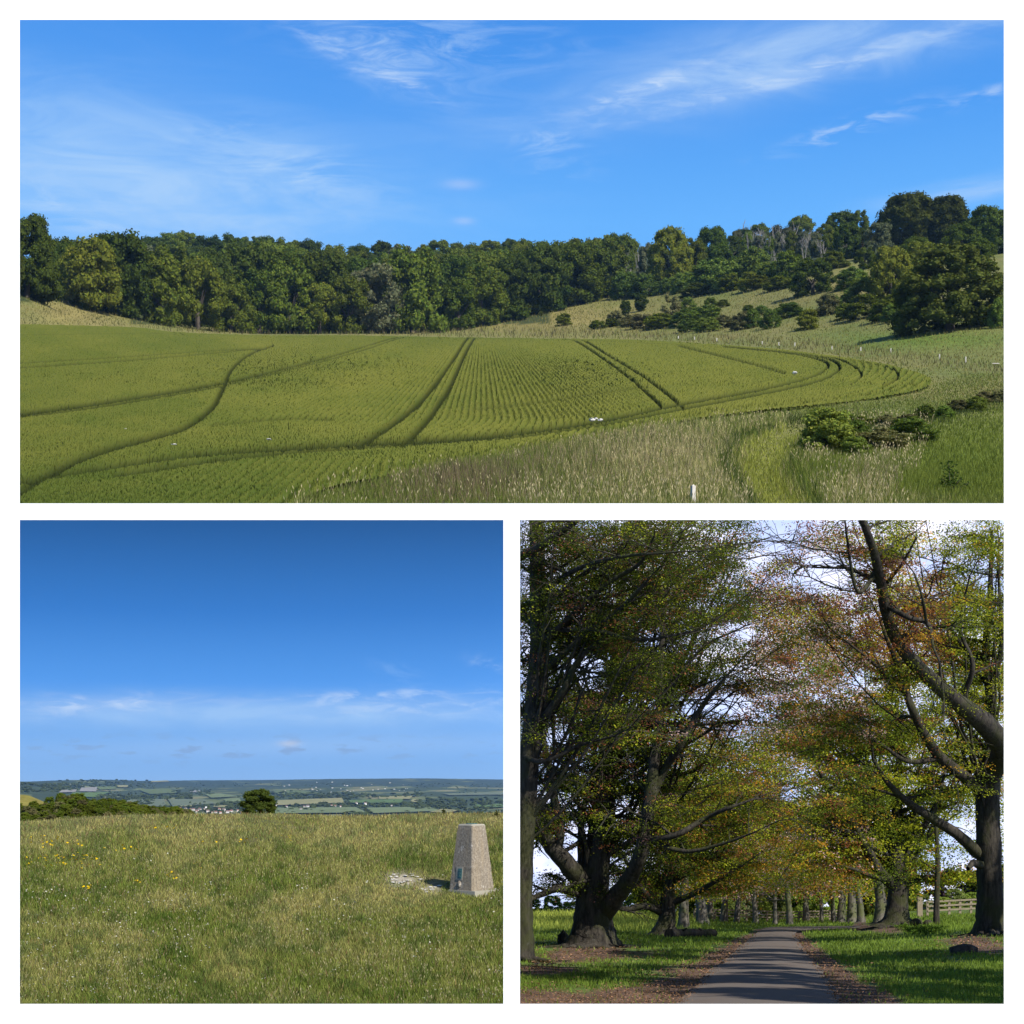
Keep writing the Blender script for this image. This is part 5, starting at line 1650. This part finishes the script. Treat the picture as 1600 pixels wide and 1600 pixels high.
# --- left row
T = Beech(51); T.base = TC.at(812, 1508)
T.limb([(808, 1520, 51, 62), (812, 1500, 51, 48), (815, 1470, 51, 38), (815, 1400, 51, 33), (820, 1300, 51, 33), (828, 1180, 51, 32), (838, 1080, 51, 32), (843, 1000, 51, 31), (841, 900, 51, 26), (838, 806, 51, 22)], 12, 2, 0.45, 40, 0.04, buttress(5, 0.4))
for pts in ([(842, 1010, 51, 12), (880, 975, 50, 10), (945, 915, 49, 8), (1000, 880, 48, 6), (1022, 838, 47, 3)], [(838, 1060, 51, 12), (900, 1005, 50, 10), (960, 960, 49, 8), (1010, 910, 48, 5)], [(828, 1150, 51, 14), (880, 1080, 50, 11), (905, 1030, 50, 9), (960, 985, 49, 6), (1010, 960, 48, 4)],
            [(812, 870, 50, 14), (850, 850, 49, 12), (900, 815, 48, 9)], [(843, 960, 51, 9), (900, 905, 50, 8), (960, 870, 49, 5)], [(815, 1180, 51, 10), (850, 1190, 50, 8), (905, 1165, 50, 6), (960, 1150, 49, 3)], [(842, 930, 51, 10), (900, 890, 49, 8), (970, 870, 47, 6), (1060, 862, 46, 3)],
            [(842, 985, 51, 9), (930, 985, 49, 7), (1000, 1000, 48, 5), (1090, 985, 47, 3)]):
    T.limb(pts, 6, 2, 0.2, 30, 0.04)
roots(T, 812, 1508, 51, 8, 1.0, 2.2, 0.12)
T.fan([(818, 1330), (828, 1180), (838, 1080), (843, 1000), (841, 900)], 22, 850, 1190, 806, 1010, (4, 8), 3)
T.fill(560, 806, 1240, 803, 1120, 7, (0.7, 1.2), 46, lambda x, y: np.clip(1.35 - (x - 1040) / 260 - (y - 890) / 160, 0.03, 1))
T.build('beech_tree', 'mossy grey beech trunk cut by the left edge of the avenue view')

T = Beech(69); T.base = TC.at(925, 1484)
T.limb([(925, 1494, 69, 132), (925, 1482, 69, 98), (926, 1462, 69, 74), (927, 1435, 69, 60), (928, 1390, 69, 50), (933, 1340, 69, 42), (941, 1270, 69, 37), (949, 1200, 69, 30), (955, 1130, 70, 23), (962, 1060, 70, 18), (965, 980, 70, 14), (975, 900, 70, 10), (985, 806, 70, 6)], 16, 2, 0.4, 30, 0.035, buttress(6, 1.1, 0.25, 12))
for pts in ([(940, 1432, 69, 34), (962, 1402, 68, 30), (984, 1372, 67, 26), (1002, 1332, 66, 23), (1011, 1285, 66, 22), (1018, 1230, 66, 20), (1023, 1185, 66, 17), (1030, 1130, 66, 14), (1031, 1060, 66, 11), (1036, 980, 66, 8), (1042, 900, 66, 5), (1045, 812, 66, 3)],
            [(914, 1385, 69, 32), (884, 1348, 68, 28), (858, 1318, 68, 24), (838, 1290, 67, 20), (815, 1262, 67, 16)]):
    T.limb(pts, 10, 2, 0.3, 34, 0.04)
for pts in ([(1016, 1250, 66, 15), (1040, 1200, 66, 13), (1066, 1160, 65, 11), (1092, 1112, 65, 9), (1122, 1072, 64, 6), (1150, 1040, 64, 3)], [(1008, 1316, 66, 12), (1060, 1303, 65, 10), (1100, 1280, 65, 8), (1140, 1262, 64, 6), (1185, 1246, 64, 3)],
            [(870, 1330, 68, 18), (875, 1295, 68, 16), (867, 1252, 68, 14), (860, 1205, 68, 12), (850, 1160, 68, 9), (846, 1090, 68, 5)], [(908, 1398, 69, 14), (876, 1388, 68, 13), (850, 1396, 68, 10), (822, 1408, 67, 8)],
            [(908, 1365, 69, 12), (908, 1300, 69, 11), (912, 1262, 69, 10), (922, 1235, 69, 7), (930, 1180, 69, 4)], [(936, 1265, 69, 14), (915, 1236, 68, 12), (890, 1214, 68, 9), (858, 1194, 67, 6), (820, 1180, 67, 4)], [(952, 1318, 69, 12), (980, 1290, 68, 10), (1000, 1275, 68, 8), (1028, 1262, 67, 5)],
            [(948, 1210, 69, 13), (985, 1150, 68, 11), (1020, 1115, 67, 8), (1075, 1080, 66, 5), (1120, 1062, 65, 3)], [(955, 1140, 70, 11), (985, 1080, 69, 9), (1025, 1030, 68, 7), (1060, 960, 67, 4)], [(952, 1170, 70, 11), (920, 1110, 69, 9), (895, 1050, 68, 7), (870, 1000, 67, 4)],
            [(1030, 1120, 66, 8), (1060, 1060, 65, 6), (1100, 1010, 64, 4), (1150, 985, 63, 3)], [(1005, 1310, 66, 9), (1070, 1330, 65, 7), (1130, 1318, 64, 5), (1180, 1300, 63, 3)], [(960, 1050, 70, 8), (1000, 980, 68, 6), (1060, 930, 67, 4)], [(940, 1290, 69, 10), (900, 1270, 68, 8), (850, 1285, 67, 5)]):
    T.limb(pts, 7, 2, 0.15, 26, 0.04)
roots(T, 925, 1484, 69, 12, 1.4, 3.4, 0.17)
T.fan([(928, 1390), (935, 1330), (949, 1200), (955, 1130), (965, 980)], 30, 822, 1180, 806, 1240, (4, 9), 4)
T.fan([(1002, 1332), (1018, 1230), (1030, 1130), (1036, 980)], 16, 980, 1200, 830, 1240, (3.5, 7), 3)
T.fill(950, 806, 1250, 803, 1400, 11, (0.9, 1.5), 44, lambda x, y: np.clip(0.95 - max(0, y - 1200) / 300, 0.15, 1))
T.build('beech_tree', 'massive multi-stemmed beech with buttressed foot left of the drive')

T = Beech(96); T.base = TC.at(1037, 1461)
T.limb([(1036, 1468, 96, 64), (1038, 1458, 96, 44), (1041, 1440, 96, 29), (1043, 1412, 96, 23), (1045, 1375, 96, 19), (1046, 1340, 96, 15), (1043, 1300, 96, 11), (1050, 1240, 96, 7), (1056, 1180, 96, 4)], 10, 2, 0.3, 26, 0.04, buttress(5, 2.0))
for pts in ([(1034, 1426, 96, 12), (1010, 1416, 95, 11), (985, 1420, 95, 9), (960, 1418, 94, 6)], [(1029, 1420, 96, 12), (1006, 1392, 95, 9), (990, 1365, 95, 6), (975, 1340, 94, 4)], [(1048, 1412, 96, 11), (1085, 1396, 95, 9), (1120, 1376, 94, 7), (1160, 1352, 93, 4)], [(1048, 1382, 96, 10), (1075, 1350, 95, 8), (1110, 1320, 94, 6), (1150, 1288, 93, 3)], [(1046, 1345, 96, 9), (1075, 1310, 95, 7), (1095, 1260, 94, 4)]):
    T.limb(pts, 6, 2, 0.25, 24, 0.04)
roots(T, 1037, 1461, 96, 8, 1.0, 2.4, 0.12)
T.fan([(1043, 1412), (1046, 1340), (1050, 1240)], 16, 960, 1190, 1130, 1340, (2.5, 5), 4)
T.fill(420, 960, 1260, 1090, 1410, 12, (1.0, 1.6), 40)
T.build('beech_tree', 'smaller beech with low forking limbs behind the massive one')

T = Beech(126, 4.0); T.base = TC.at(1068, 1451)
T.limb([(1068, 1456, 126, 30), (1068, 1446, 126, 20), (1068, 1420, 126, 15), (1070, 1380, 126, 12), (1075, 1330, 126, 8), (1085, 1260, 126, 4)], 8, 2, 0.4, 24, 0.04, buttress(5, 0))
T.fill(360, 1030, 1260, 1130, 1405, 14, (1.0, 1.7), 40)
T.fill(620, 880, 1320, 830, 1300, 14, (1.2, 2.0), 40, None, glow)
T.fill(260, 1110, 1330, 806, 1130, 8, (1.1, 1.9), 42, None, None, 0.24)
T.build('beech_tree', 'beech trunk next along the left side after the low forking one')

# --- right row
T = Beech(76); T.base = TC.at(1545, 1462)
T.limb([(1546, 1476, 76, 100), (1546, 1464, 76, 66), (1547, 1440, 76, 46), (1548, 1400, 76, 40), (1545, 1340, 76, 38), (1543, 1290, 76, 36), (1543, 1240, 76, 37), (1547, 1195, 76, 34), (1551, 1150, 76, 22), (1549, 1100, 76, 16), (1540, 1020, 76, 12), (1546, 940, 76, 8), (1550, 830, 76, 5)], 14, 2, 0.62, 30, 0.035, buttress(6, 0.7, 0.22, 8))
for pts in ([(1548, 1215, 75, 30), (1566, 1172, 73, 34), (1542, 1134, 71, 34), (1500, 1100, 69, 28), (1455, 1062, 67, 24), (1420, 1026, 66, 21), (1396, 990, 65, 19), (1383, 950, 64, 17), (1375, 905, 63, 16), (1367, 868, 62, 14), (1356, 835, 61, 12), (1343, 804, 60, 10)],
            [(1537, 1240, 76, 22), (1505, 1212, 75, 19), (1470, 1184, 74, 17), (1446, 1150, 73, 15), (1426, 1110, 72, 13), (1411, 1068, 72, 10), (1398, 1030, 71, 7), (1380, 985, 70, 5)],
            [(1530, 1335, 76, 20), (1495, 1303, 75, 17), (1452, 1276, 74, 14), (1412, 1248, 73, 11), (1382, 1216, 72, 8), (1364, 1186, 71, 5)]):
    T.limb(pts, 10, 2, 0.35, 40, 0.03)
for pts in ([(1372, 890, 63, 8), (1340, 925, 62, 6), (1325, 850, 61, 4), (1320, 812, 60, 3)], [(1382, 945, 64, 9), (1420, 965, 63, 8), (1450, 975, 63, 7), (1458, 1010, 62, 5)], [(1448, 975, 63, 6), (1440, 930, 62, 4), (1428, 895, 62, 3)], [(1500, 1100, 69, 10), (1520, 1040, 68, 8), (1500, 980, 68, 5), (1515, 900, 67, 3)],
            [(1420, 1085, 72, 8), (1380, 1050, 71, 6), (1345, 1020, 70, 4), (1295, 980, 69, 3)], [(1470, 1184, 74, 9), (1420, 1190, 73, 7), (1380, 1165, 72, 5), (1330, 1130, 71, 3)], [(1555, 1060, 76, 10), (1565, 1000, 75, 8), (1560, 900, 75, 4)], [(1530, 1030, 76, 8), (1490, 990, 75, 6), (1470, 920, 74, 3)], [(1378, 920, 64, 7), (1410, 880, 63, 5), (1432, 840, 62, 3)]):
    T.limb(pts, 6, 2, 0.2, 28, 0.04)
v, f = tube([P(1532, 1352, 75.5), P(1520, 1348, 74.6), P(1512, 1357, 74.2)], [0.2, 0.16, 0.12], 8, 0.1); T.wood.add(v, f)
roots(T, 1545, 1462, 76, 11, 1.4, 3.2, 0.2)
T.fan([(1545, 1340), (1543, 1240), (1551, 1150), (1540, 1020)], 14, 1400, 1566, 806, 1120, (4, 8), 3)
T.fan([(1470, 1184), (1426, 1110), (1398, 1030)], 8, 1260, 1420, 900, 1090, (3, 5), 3)
T.fan([(1455, 1062), (1396, 990), (1375, 905)], 9, 1330, 1540, 806, 930, (3, 5), 3)
T.fill(620, 1230, 1600, 803, 1390, 9, (0.8, 1.4), 42, lambda x, y: np.clip(0.8 - max(0, 1000 - y) / 600 + (x - 1400) / 700, 0.2, 1))
T.build('beech_tree', 'large beech at the right edge with a heavy limb arching up to the left')

T = Beech(109, 4.2); T.base = TC.at(1400, 1446)
T.limb([(1400, 1450, 109, 84), (1401, 1440, 109, 50), (1402, 1415, 109, 33), (1404, 1375, 109, 31), (1401, 1330, 109, 26), (1403, 1290, 109, 20), (1400, 1240, 109, 14), (1405, 1180, 109, 9), (1400, 1110, 109, 5)], 12, 2, 0.35, 26, 0.04, buttress(6, 2.6, 0.25))
for pts in ([(1396, 1384, 109, 20), (1373, 1360, 108, 17), (1356, 1330, 107, 15), (1340, 1300, 106, 13), (1320, 1265, 105, 11), (1300, 1240, 105, 9), (1283, 1210, 104, 7), (1272, 1180, 104, 6), (1250, 1138, 103, 3)], [(1390, 1376, 109, 10), (1365, 1370, 107, 8), (1340, 1360, 106, 6), (1312, 1352, 105, 3)], [(1408, 1340, 109, 12), (1435, 1300, 108, 9), (1460, 1270, 108, 6), (1480, 1230, 107, 3)], [(1404, 1300, 109, 11), (1380, 1260, 108, 8), (1365, 1220, 107, 6), (1350, 1170, 106, 3)], [(1340, 1300, 106, 8), (1300, 1295, 105, 6), (1250, 1280, 104, 3)], [(1407, 1390, 109, 10), (1440, 1372, 108, 7), (1480, 1368, 107, 4)]):
    T.limb(pts, 7, 2, 0.25, 24, 0.04)
roots(T, 1400, 1446, 109, 12, 1.6, 3.6, 0.24)
T.fan([(1404, 1375), (1401, 1330), (1403, 1290), (1400, 1240)], 30, 1215, 1560, 1010, 1300, (3, 6.5), 5)
T.fill(760, 1190, 1600, 990, 1400, 13, (1.0, 1.7), 40)
T.build('beech_tree', 'stout spreading beech on a root mound right of the drive')

T = Beech(124, 4.0); T.base = TC.at(1375, 1446)
T.limb([(1375, 1450, 124, 36), (1375, 1440, 124, 24), (1376, 1415, 124, 18), (1373, 1385, 124, 15), (1365, 1340, 124, 10), (1350, 1280, 124, 5)], 8, 2, 0.5, 24, 0.04, buttress(5, 1.4))
T.fill(300, 1180, 1440, 1120, 1395, 14, (1.0, 1.7), 38)
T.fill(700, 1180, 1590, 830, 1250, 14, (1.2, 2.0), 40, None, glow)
T.build('beech_tree', 'sunlit mossy beech trunk just left of the stout spreading one')

T = Beech(103, 4.0); T.base = TC.at(1465, 1447)
T.limb([(1464, 1452, 103, 14), (1463, 1430, 103, 10), (1464, 1395, 103, 9), (1465, 1350, 103, 8), (1463, 1300, 103, 6), (1458, 1210, 103, 3)], 7, 1, 0.5, 24, 0.03)
T.build('young_tree', 'slim straight young trunk between two large beeches on the right')

# --- far trunks across the end of the drive
FARC = [(1097, 1445, 15, 'leaning mossy trunk, leftmost at the far end of the drive'), (1110, 1444, 9, 'grey trunk close behind the leaning mossy one at the far end'), (1131, 1444, 11, 'pale straight trunk in the far line left of the drive'), (1151, 1443, 9, 'dim grey trunk in the far line left of the drive'),
        (1181, 1445, 10, 'tall dark trunk at the left corner where the drive bends'), (1211, 1443, 8, 'dark trunk straight ahead at the end of the drive'), (1234, 1443, 8, 'dark trunk right of centre at the end of the drive'), (1259, 1443, 10, 'stubby dark trunk before the bright bushes'), (1284, 1443, 7, 'thin dark trunk before the bright bushes'),
        (1302, 1443, 8, 'dark trunk beside the pale bluish one'), (1314, 1443, 10, 'pale bluish sunlit trunk at the bend'), (1331, 1444, 13, 'mossy yellowish trunk at the bend, right of the pale one'), (1345, 1443, 9, 'grey trunk furthest right in the far line')]
for k, (x, y, w, lab) in enumerate(FARC):
    Y = 158 + (k * 37) % 44
    T = Beech(Y, 4.2); T.base = P(x, TC.yp(np.array([x * 1.0]), np.array([Y * 1.0]))[0], Y)
    yb = TC.yp(np.array([x * 1.0]), np.array([Y * 1.0]))[0]
    dx = random.uniform(-9, 9); w *= random.uniform(0.75, 1.35)
    T.limb([(x, yb + 3, Y, w * 1.7), (x, yb - 4, Y, w * 1.2), (x + dx * 0.3, yb - 30, Y, w * 0.9), (x + dx, yb - 70, Y, w * 0.75), (x + dx * 2, yb - 130, Y, w * 0.4), (x + dx * 3, yb - 190, Y, w * 0.2)], 8, 1, 0.4, 22, 0.05, buttress(4, k))
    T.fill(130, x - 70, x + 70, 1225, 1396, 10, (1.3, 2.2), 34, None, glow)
    T.build('beech_tree', lab)

# --- the bright trees and hedge that close the view
for (x, w, h, k, lab) in [(1100, 90, 90, 'mid', 'green tree closing the view left of the far trunks'), (1165, 100, 120, 'grey', 'grey-green tree closing the view behind the pale trunk'), (1225, 90, 130, 'deep', 'dark tree closing the view straight ahead'), (1270, 110, 110, 'bright', 'bright green tree closing the view behind the stubby trunk'), (1335, 110, 130, 'mid', 'green tree closing the view behind the bend'), (1560, 110, 70, 'bright', 'sunlit green tree beyond the fence at right'), (1400, 90, 90, 'mid', 'green tree beyond the stout spreading beech')]:
    cs = CROWN.get(k) or [CROWN['bush'][2]]
    Y = 232.0; b = TC.pt(np.array([x * 1.0]), np.array([Y]))[0]; m1 = Y / F
    far_tree('background_tree', b, w * m1, h * m1, cs[0], lab, 'tree')
pc = crown_mesh('tree_crown', 50, 5000, 0.04, (0.16, 0.10, 0.13), 'dome', 0.8, low=0.0, seed=120)
Y = 236.0; b = TC.pt(np.array([1495.0]), np.array([Y]))[0]; m1 = Y / F
far_tree('copper_beech', b, 110 * m1, 62 * m1, pc, 'hazy purple copper beech beyond the fence at right', 'tree')
for i in range(26):
    x = 1010 + i * 23 + random.uniform(-5, 5); Y = 216 + (i % 4) * 6; b = TC.pt(np.array([x * 1.0]), np.array([Y * 1.0]))[0]; m1 = Y / F
    o = link('bush', CROWN['sunny'][[0, 1, 0, 0, 1][i % 5]], label='green bush in the thicket closing the far end of the drive', cat='bush', group='thicket at the far end of the drive', loc=b)
    o.scale = (46 * m1, 34 * m1, random.uniform(30, 62) * m1 * (0.55 if x > 1440 else 1)); o.rotation_euler = (0, 0, i)
for i in range(9):
    x = 800 + i * 32; Y = 240 + (i % 3) * 12; b = TC.pt(np.array([x * 1.0]), np.array([Y * 1.0]))[0]; m1 = Y / F
    o = link('bush', CROWN['sunny'][0], label='bright bush in the sunlit hedge beyond the left row of beeches', cat='bush', group='bushes of the sunlit hedge', loc=b)
    o.scale = (44 * m1, 30 * m1, random.uniform(16, 30) * m1); o.rotation_euler = (0, 0, i)


# --- post-and-rail fences, the fallen log, the stump
def fence(name, x0, x1, Y, n, h, label):
    A = TC.pt(np.array([x0 * 1.0]), np.array([Y * 1.0]))[0]; B = TC.pt(np.array([x1 * 1.0]), np.array([Y * 1.0]))[0]
    e = link(name, None, label=label, cat='fence', loc=A)
    pm = None
    for k in range(n):
        p = (B - A) * k / (n - 1)
        if pm is None:
            v, f = box(0, 0, -0.2, 0.22, 0.2, h + 0.25); pm = mesh('post', v, f, 'timber')
        link('post', pm, e, loc=p)
    for z in (0.35, 0.65, 0.95):
        for k in range(n - 1):
            p, q = (B - A) * k / (n - 1), (B - A) * (k + 1) / (n - 1)
            L = np.linalg.norm(q - p); ang = math.atan2(q[1] - p[1], q[0] - p[0])
            v, f = box(L / 2, -0.14, 0, L * 0.985, 0.06, 0.16)
            o = link('rail', mesh('rail', v, f, 'timber'), e, loc=p + [0, 0, z * h])
            o.rotation_euler = (0, -math.asin((q[2] - p[2]) / L), ang)
    return e


fence('post_and_rail_fence', 1449, 1568, 150, 8, 1.45, 'three-rail timber fence in sunlight between the two right-hand beeches')
fence('post_and_rail_fence', 1085, 1215, 200, 9, 1.3, 'dim timber fence behind the far trunks left of the bend')
fence('post_and_rail_fence', 1216, 1345, 198, 9, 1.2, 'dim timber fence behind the far trunks right of the bend')
v, f = box(0, 0, -0.2, 0.5, 0.4, 2.2)
gpos = TC.pt(np.array([1437.0]), np.array([152.0]))[0]
link('gate_post', mesh('gate_post', v, f, 'timber'), label='pale timber gatepost at the left end of the sunlit fence', cat='post', loc=gpos)


def log():
    p = np.array([P(1045, 1464, 88), P(1065, 1462, 89.5), P(1090, 1458, 91), P(1117, 1455, 92)])
    p[:, 2] = [TC.z(CX + F * q[0] / q[1], np.array(q[1])) + 0.26 for q in p]
    q = smooth_path(p, 4)
    bag = Bag()
    v, f = tube(q, np.linspace(0.30, 0.22, len(q)), 10, 0.07); bag.add(v, f)
    bag.add(v[:10], np.arange(10)[None][:, ::-1]); bag.add(v[-10:], np.arange(10)[None])
    for k, s_ in ((4, 1), (9, -1)):
        v, f = tube([q[k], q[k] + [0.1 * s_, -0.3, 0.25], q[k] + [0.25 * s_, -0.4, 0.34]], [0.09, 0.07, 0.04], 6); bag.add(v, f)
    bag.v = [x - p[0] for x in bag.v]
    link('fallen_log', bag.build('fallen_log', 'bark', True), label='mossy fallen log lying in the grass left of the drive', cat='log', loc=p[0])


log()
iv, if_ = ico()
b = TC.at(880, 1477)
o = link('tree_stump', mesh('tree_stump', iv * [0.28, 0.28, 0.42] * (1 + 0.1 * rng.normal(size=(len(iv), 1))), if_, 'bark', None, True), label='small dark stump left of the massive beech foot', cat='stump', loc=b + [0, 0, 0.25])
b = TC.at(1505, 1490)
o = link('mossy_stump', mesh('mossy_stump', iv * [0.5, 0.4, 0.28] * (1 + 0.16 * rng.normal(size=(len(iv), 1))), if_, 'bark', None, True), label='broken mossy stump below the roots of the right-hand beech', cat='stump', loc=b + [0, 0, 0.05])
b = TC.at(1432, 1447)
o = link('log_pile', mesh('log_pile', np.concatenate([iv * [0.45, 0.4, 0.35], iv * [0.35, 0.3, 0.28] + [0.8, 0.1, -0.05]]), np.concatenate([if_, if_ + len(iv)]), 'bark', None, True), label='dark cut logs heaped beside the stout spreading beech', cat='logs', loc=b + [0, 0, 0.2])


def ferns():
    bag = Bag()
    for k in range(26):
        x, y = random.gauss(1437, 16), random.uniform(1452, 1462)
        b = TC.at(x, y); m1 = b[1] / F
        for j in range(7):
            a = random.uniform(0, 6.28); L = random.uniform(14, 22) * m1
            t = np.linspace(0, 1, 12)
            c = b + np.stack([np.cos(a) * L * 0.7 * t, np.sin(a) * L * 0.7 * t, L * (t * 0.9 - t * t * 0.5)], 1)
            v, f = leaves(np.repeat(c, 2, 0) + rng.normal(size=(24, 3)) * m1, m1 * 3.4, up=0.8, aspect=0.4)
            bag.add(v, f, np.array([0.085, 0.14, 0.022]) * random.uniform(0.7, 1.3))
    return bag.build('ferns', 'leaf_near')


link('ferns', ferns(), kind='stuff')

# --- unseen beeches added right of the view to shade the drive and trunks
SHADE = crown_mesh('tree_crown', 190, 9000, 0.016, (0.05, 0.07, 0.012), 'round', 0.40, low=0.05, seed=130)
SHADERS = [(19.5, 25, 16, 27), (26.5, 38, 18, 30), (35, 30, 16, 32), (22.5, 15, 14, 25), (37, 66, 14, 28)]
for (x, y, w, h) in SHADERS:
    g = -0.0838 * y - 1.75
    far_tree('beech_tree', np.array([x, y, g]), w, h, SHADE, 'unseen beech added right of the drive to shade it', 'tree', 'added shade beeches outside the view')

# labels: tell apart what only its place tells apart
def ordinal(n): return '%d%s' % (n, 'th' if 10 <= n % 100 <= 20 else {1: 'st', 2: 'nd', 3: 'rd'}.get(n % 10, 'th'))
ROWN = ['front', 'second', 'third', 'fourth', 'fifth', 'sixth', 'skyline']
bygroup = {}
for o in SC.objects:
    if o.get('group') and o.parent is None:
        bygroup.setdefault(o['group'] + '|%s' % o.get('row', ''), []).append(o)
ORD = {'bushes along the foot of the hillside wood': '%s hedge-like bush from the left along the foot of the hillside wood', 'scrub on the right hillside': '%s low scrub bush from the left on the right hillside',
       'brambles on the near bank': '%s dull bramble clump from the left in the band across the near bank', 'dead trees on the right skyline': '%s pale leafless dead tree from the left in the grey skyline grove',
       'grey-green trees of the dead grove': '%s thin grey-green tree from the left among the dead skyline stems', 'bare stems at the right end of the wood': '%s bare pale stem from the left, among green trees right of the wood', 'fence posts along the field margin': '%s pale fence post from the left along the far margin of the crop',
       'scrub bushes on the spur': '%s dark scrub bush from the left on the spur beside the meadow', 'bushes of the sunlit hedge': '%s bright bush from the left in the sunlit hedge beyond the left beeches',
       'thicket at the far end of the drive': '%s green bush from the left in the thicket closing the drive', 'added shade beeches outside the view': '%s unseen beech from the left, added to shade the drive', 'chalk lumps in the headland': '%s pale chalk lump from the left in the dark headland of the crop'}
for g, obs in bygroup.items():
    gname = g.split('|')[0]
    obs.sort(key=lambda o: o.location.x / o.location.y)
    for n, o in enumerate(obs):
        if gname in ORD: o['label'] = ORD[gname] % ordinal(n + 1)
        elif 'row' in o:
            o['label'] = '%s tree, %s from the left in the %s row of the wood' % (o['tone'], ordinal(n + 1), ROWN[o['row']])
for o in SC.objects:
    for k in ('row', 'tone'):
        if k in o: del o[k]

# ------------------------------------------------------------------ the air between here and the last ridge
hv, hf = box(0, 12500, -700, 30000, 27000, 2200)
hm, ht, ho = mat('air')
pv = ht.n('ShaderNodeVolumePrincipled')
pv.inputs['Color'].default_value = (0.30, 0.58, 1.0, 1)
pv.inputs['Density'].default_value = 1.3e-5
pv.inputs['Anisotropy'].default_value = 0.0
ht.put(ho.inputs['Volume'], pv.outputs[0])
link('haze', mesh('haze', hv, hf, hm), kind='stuff')
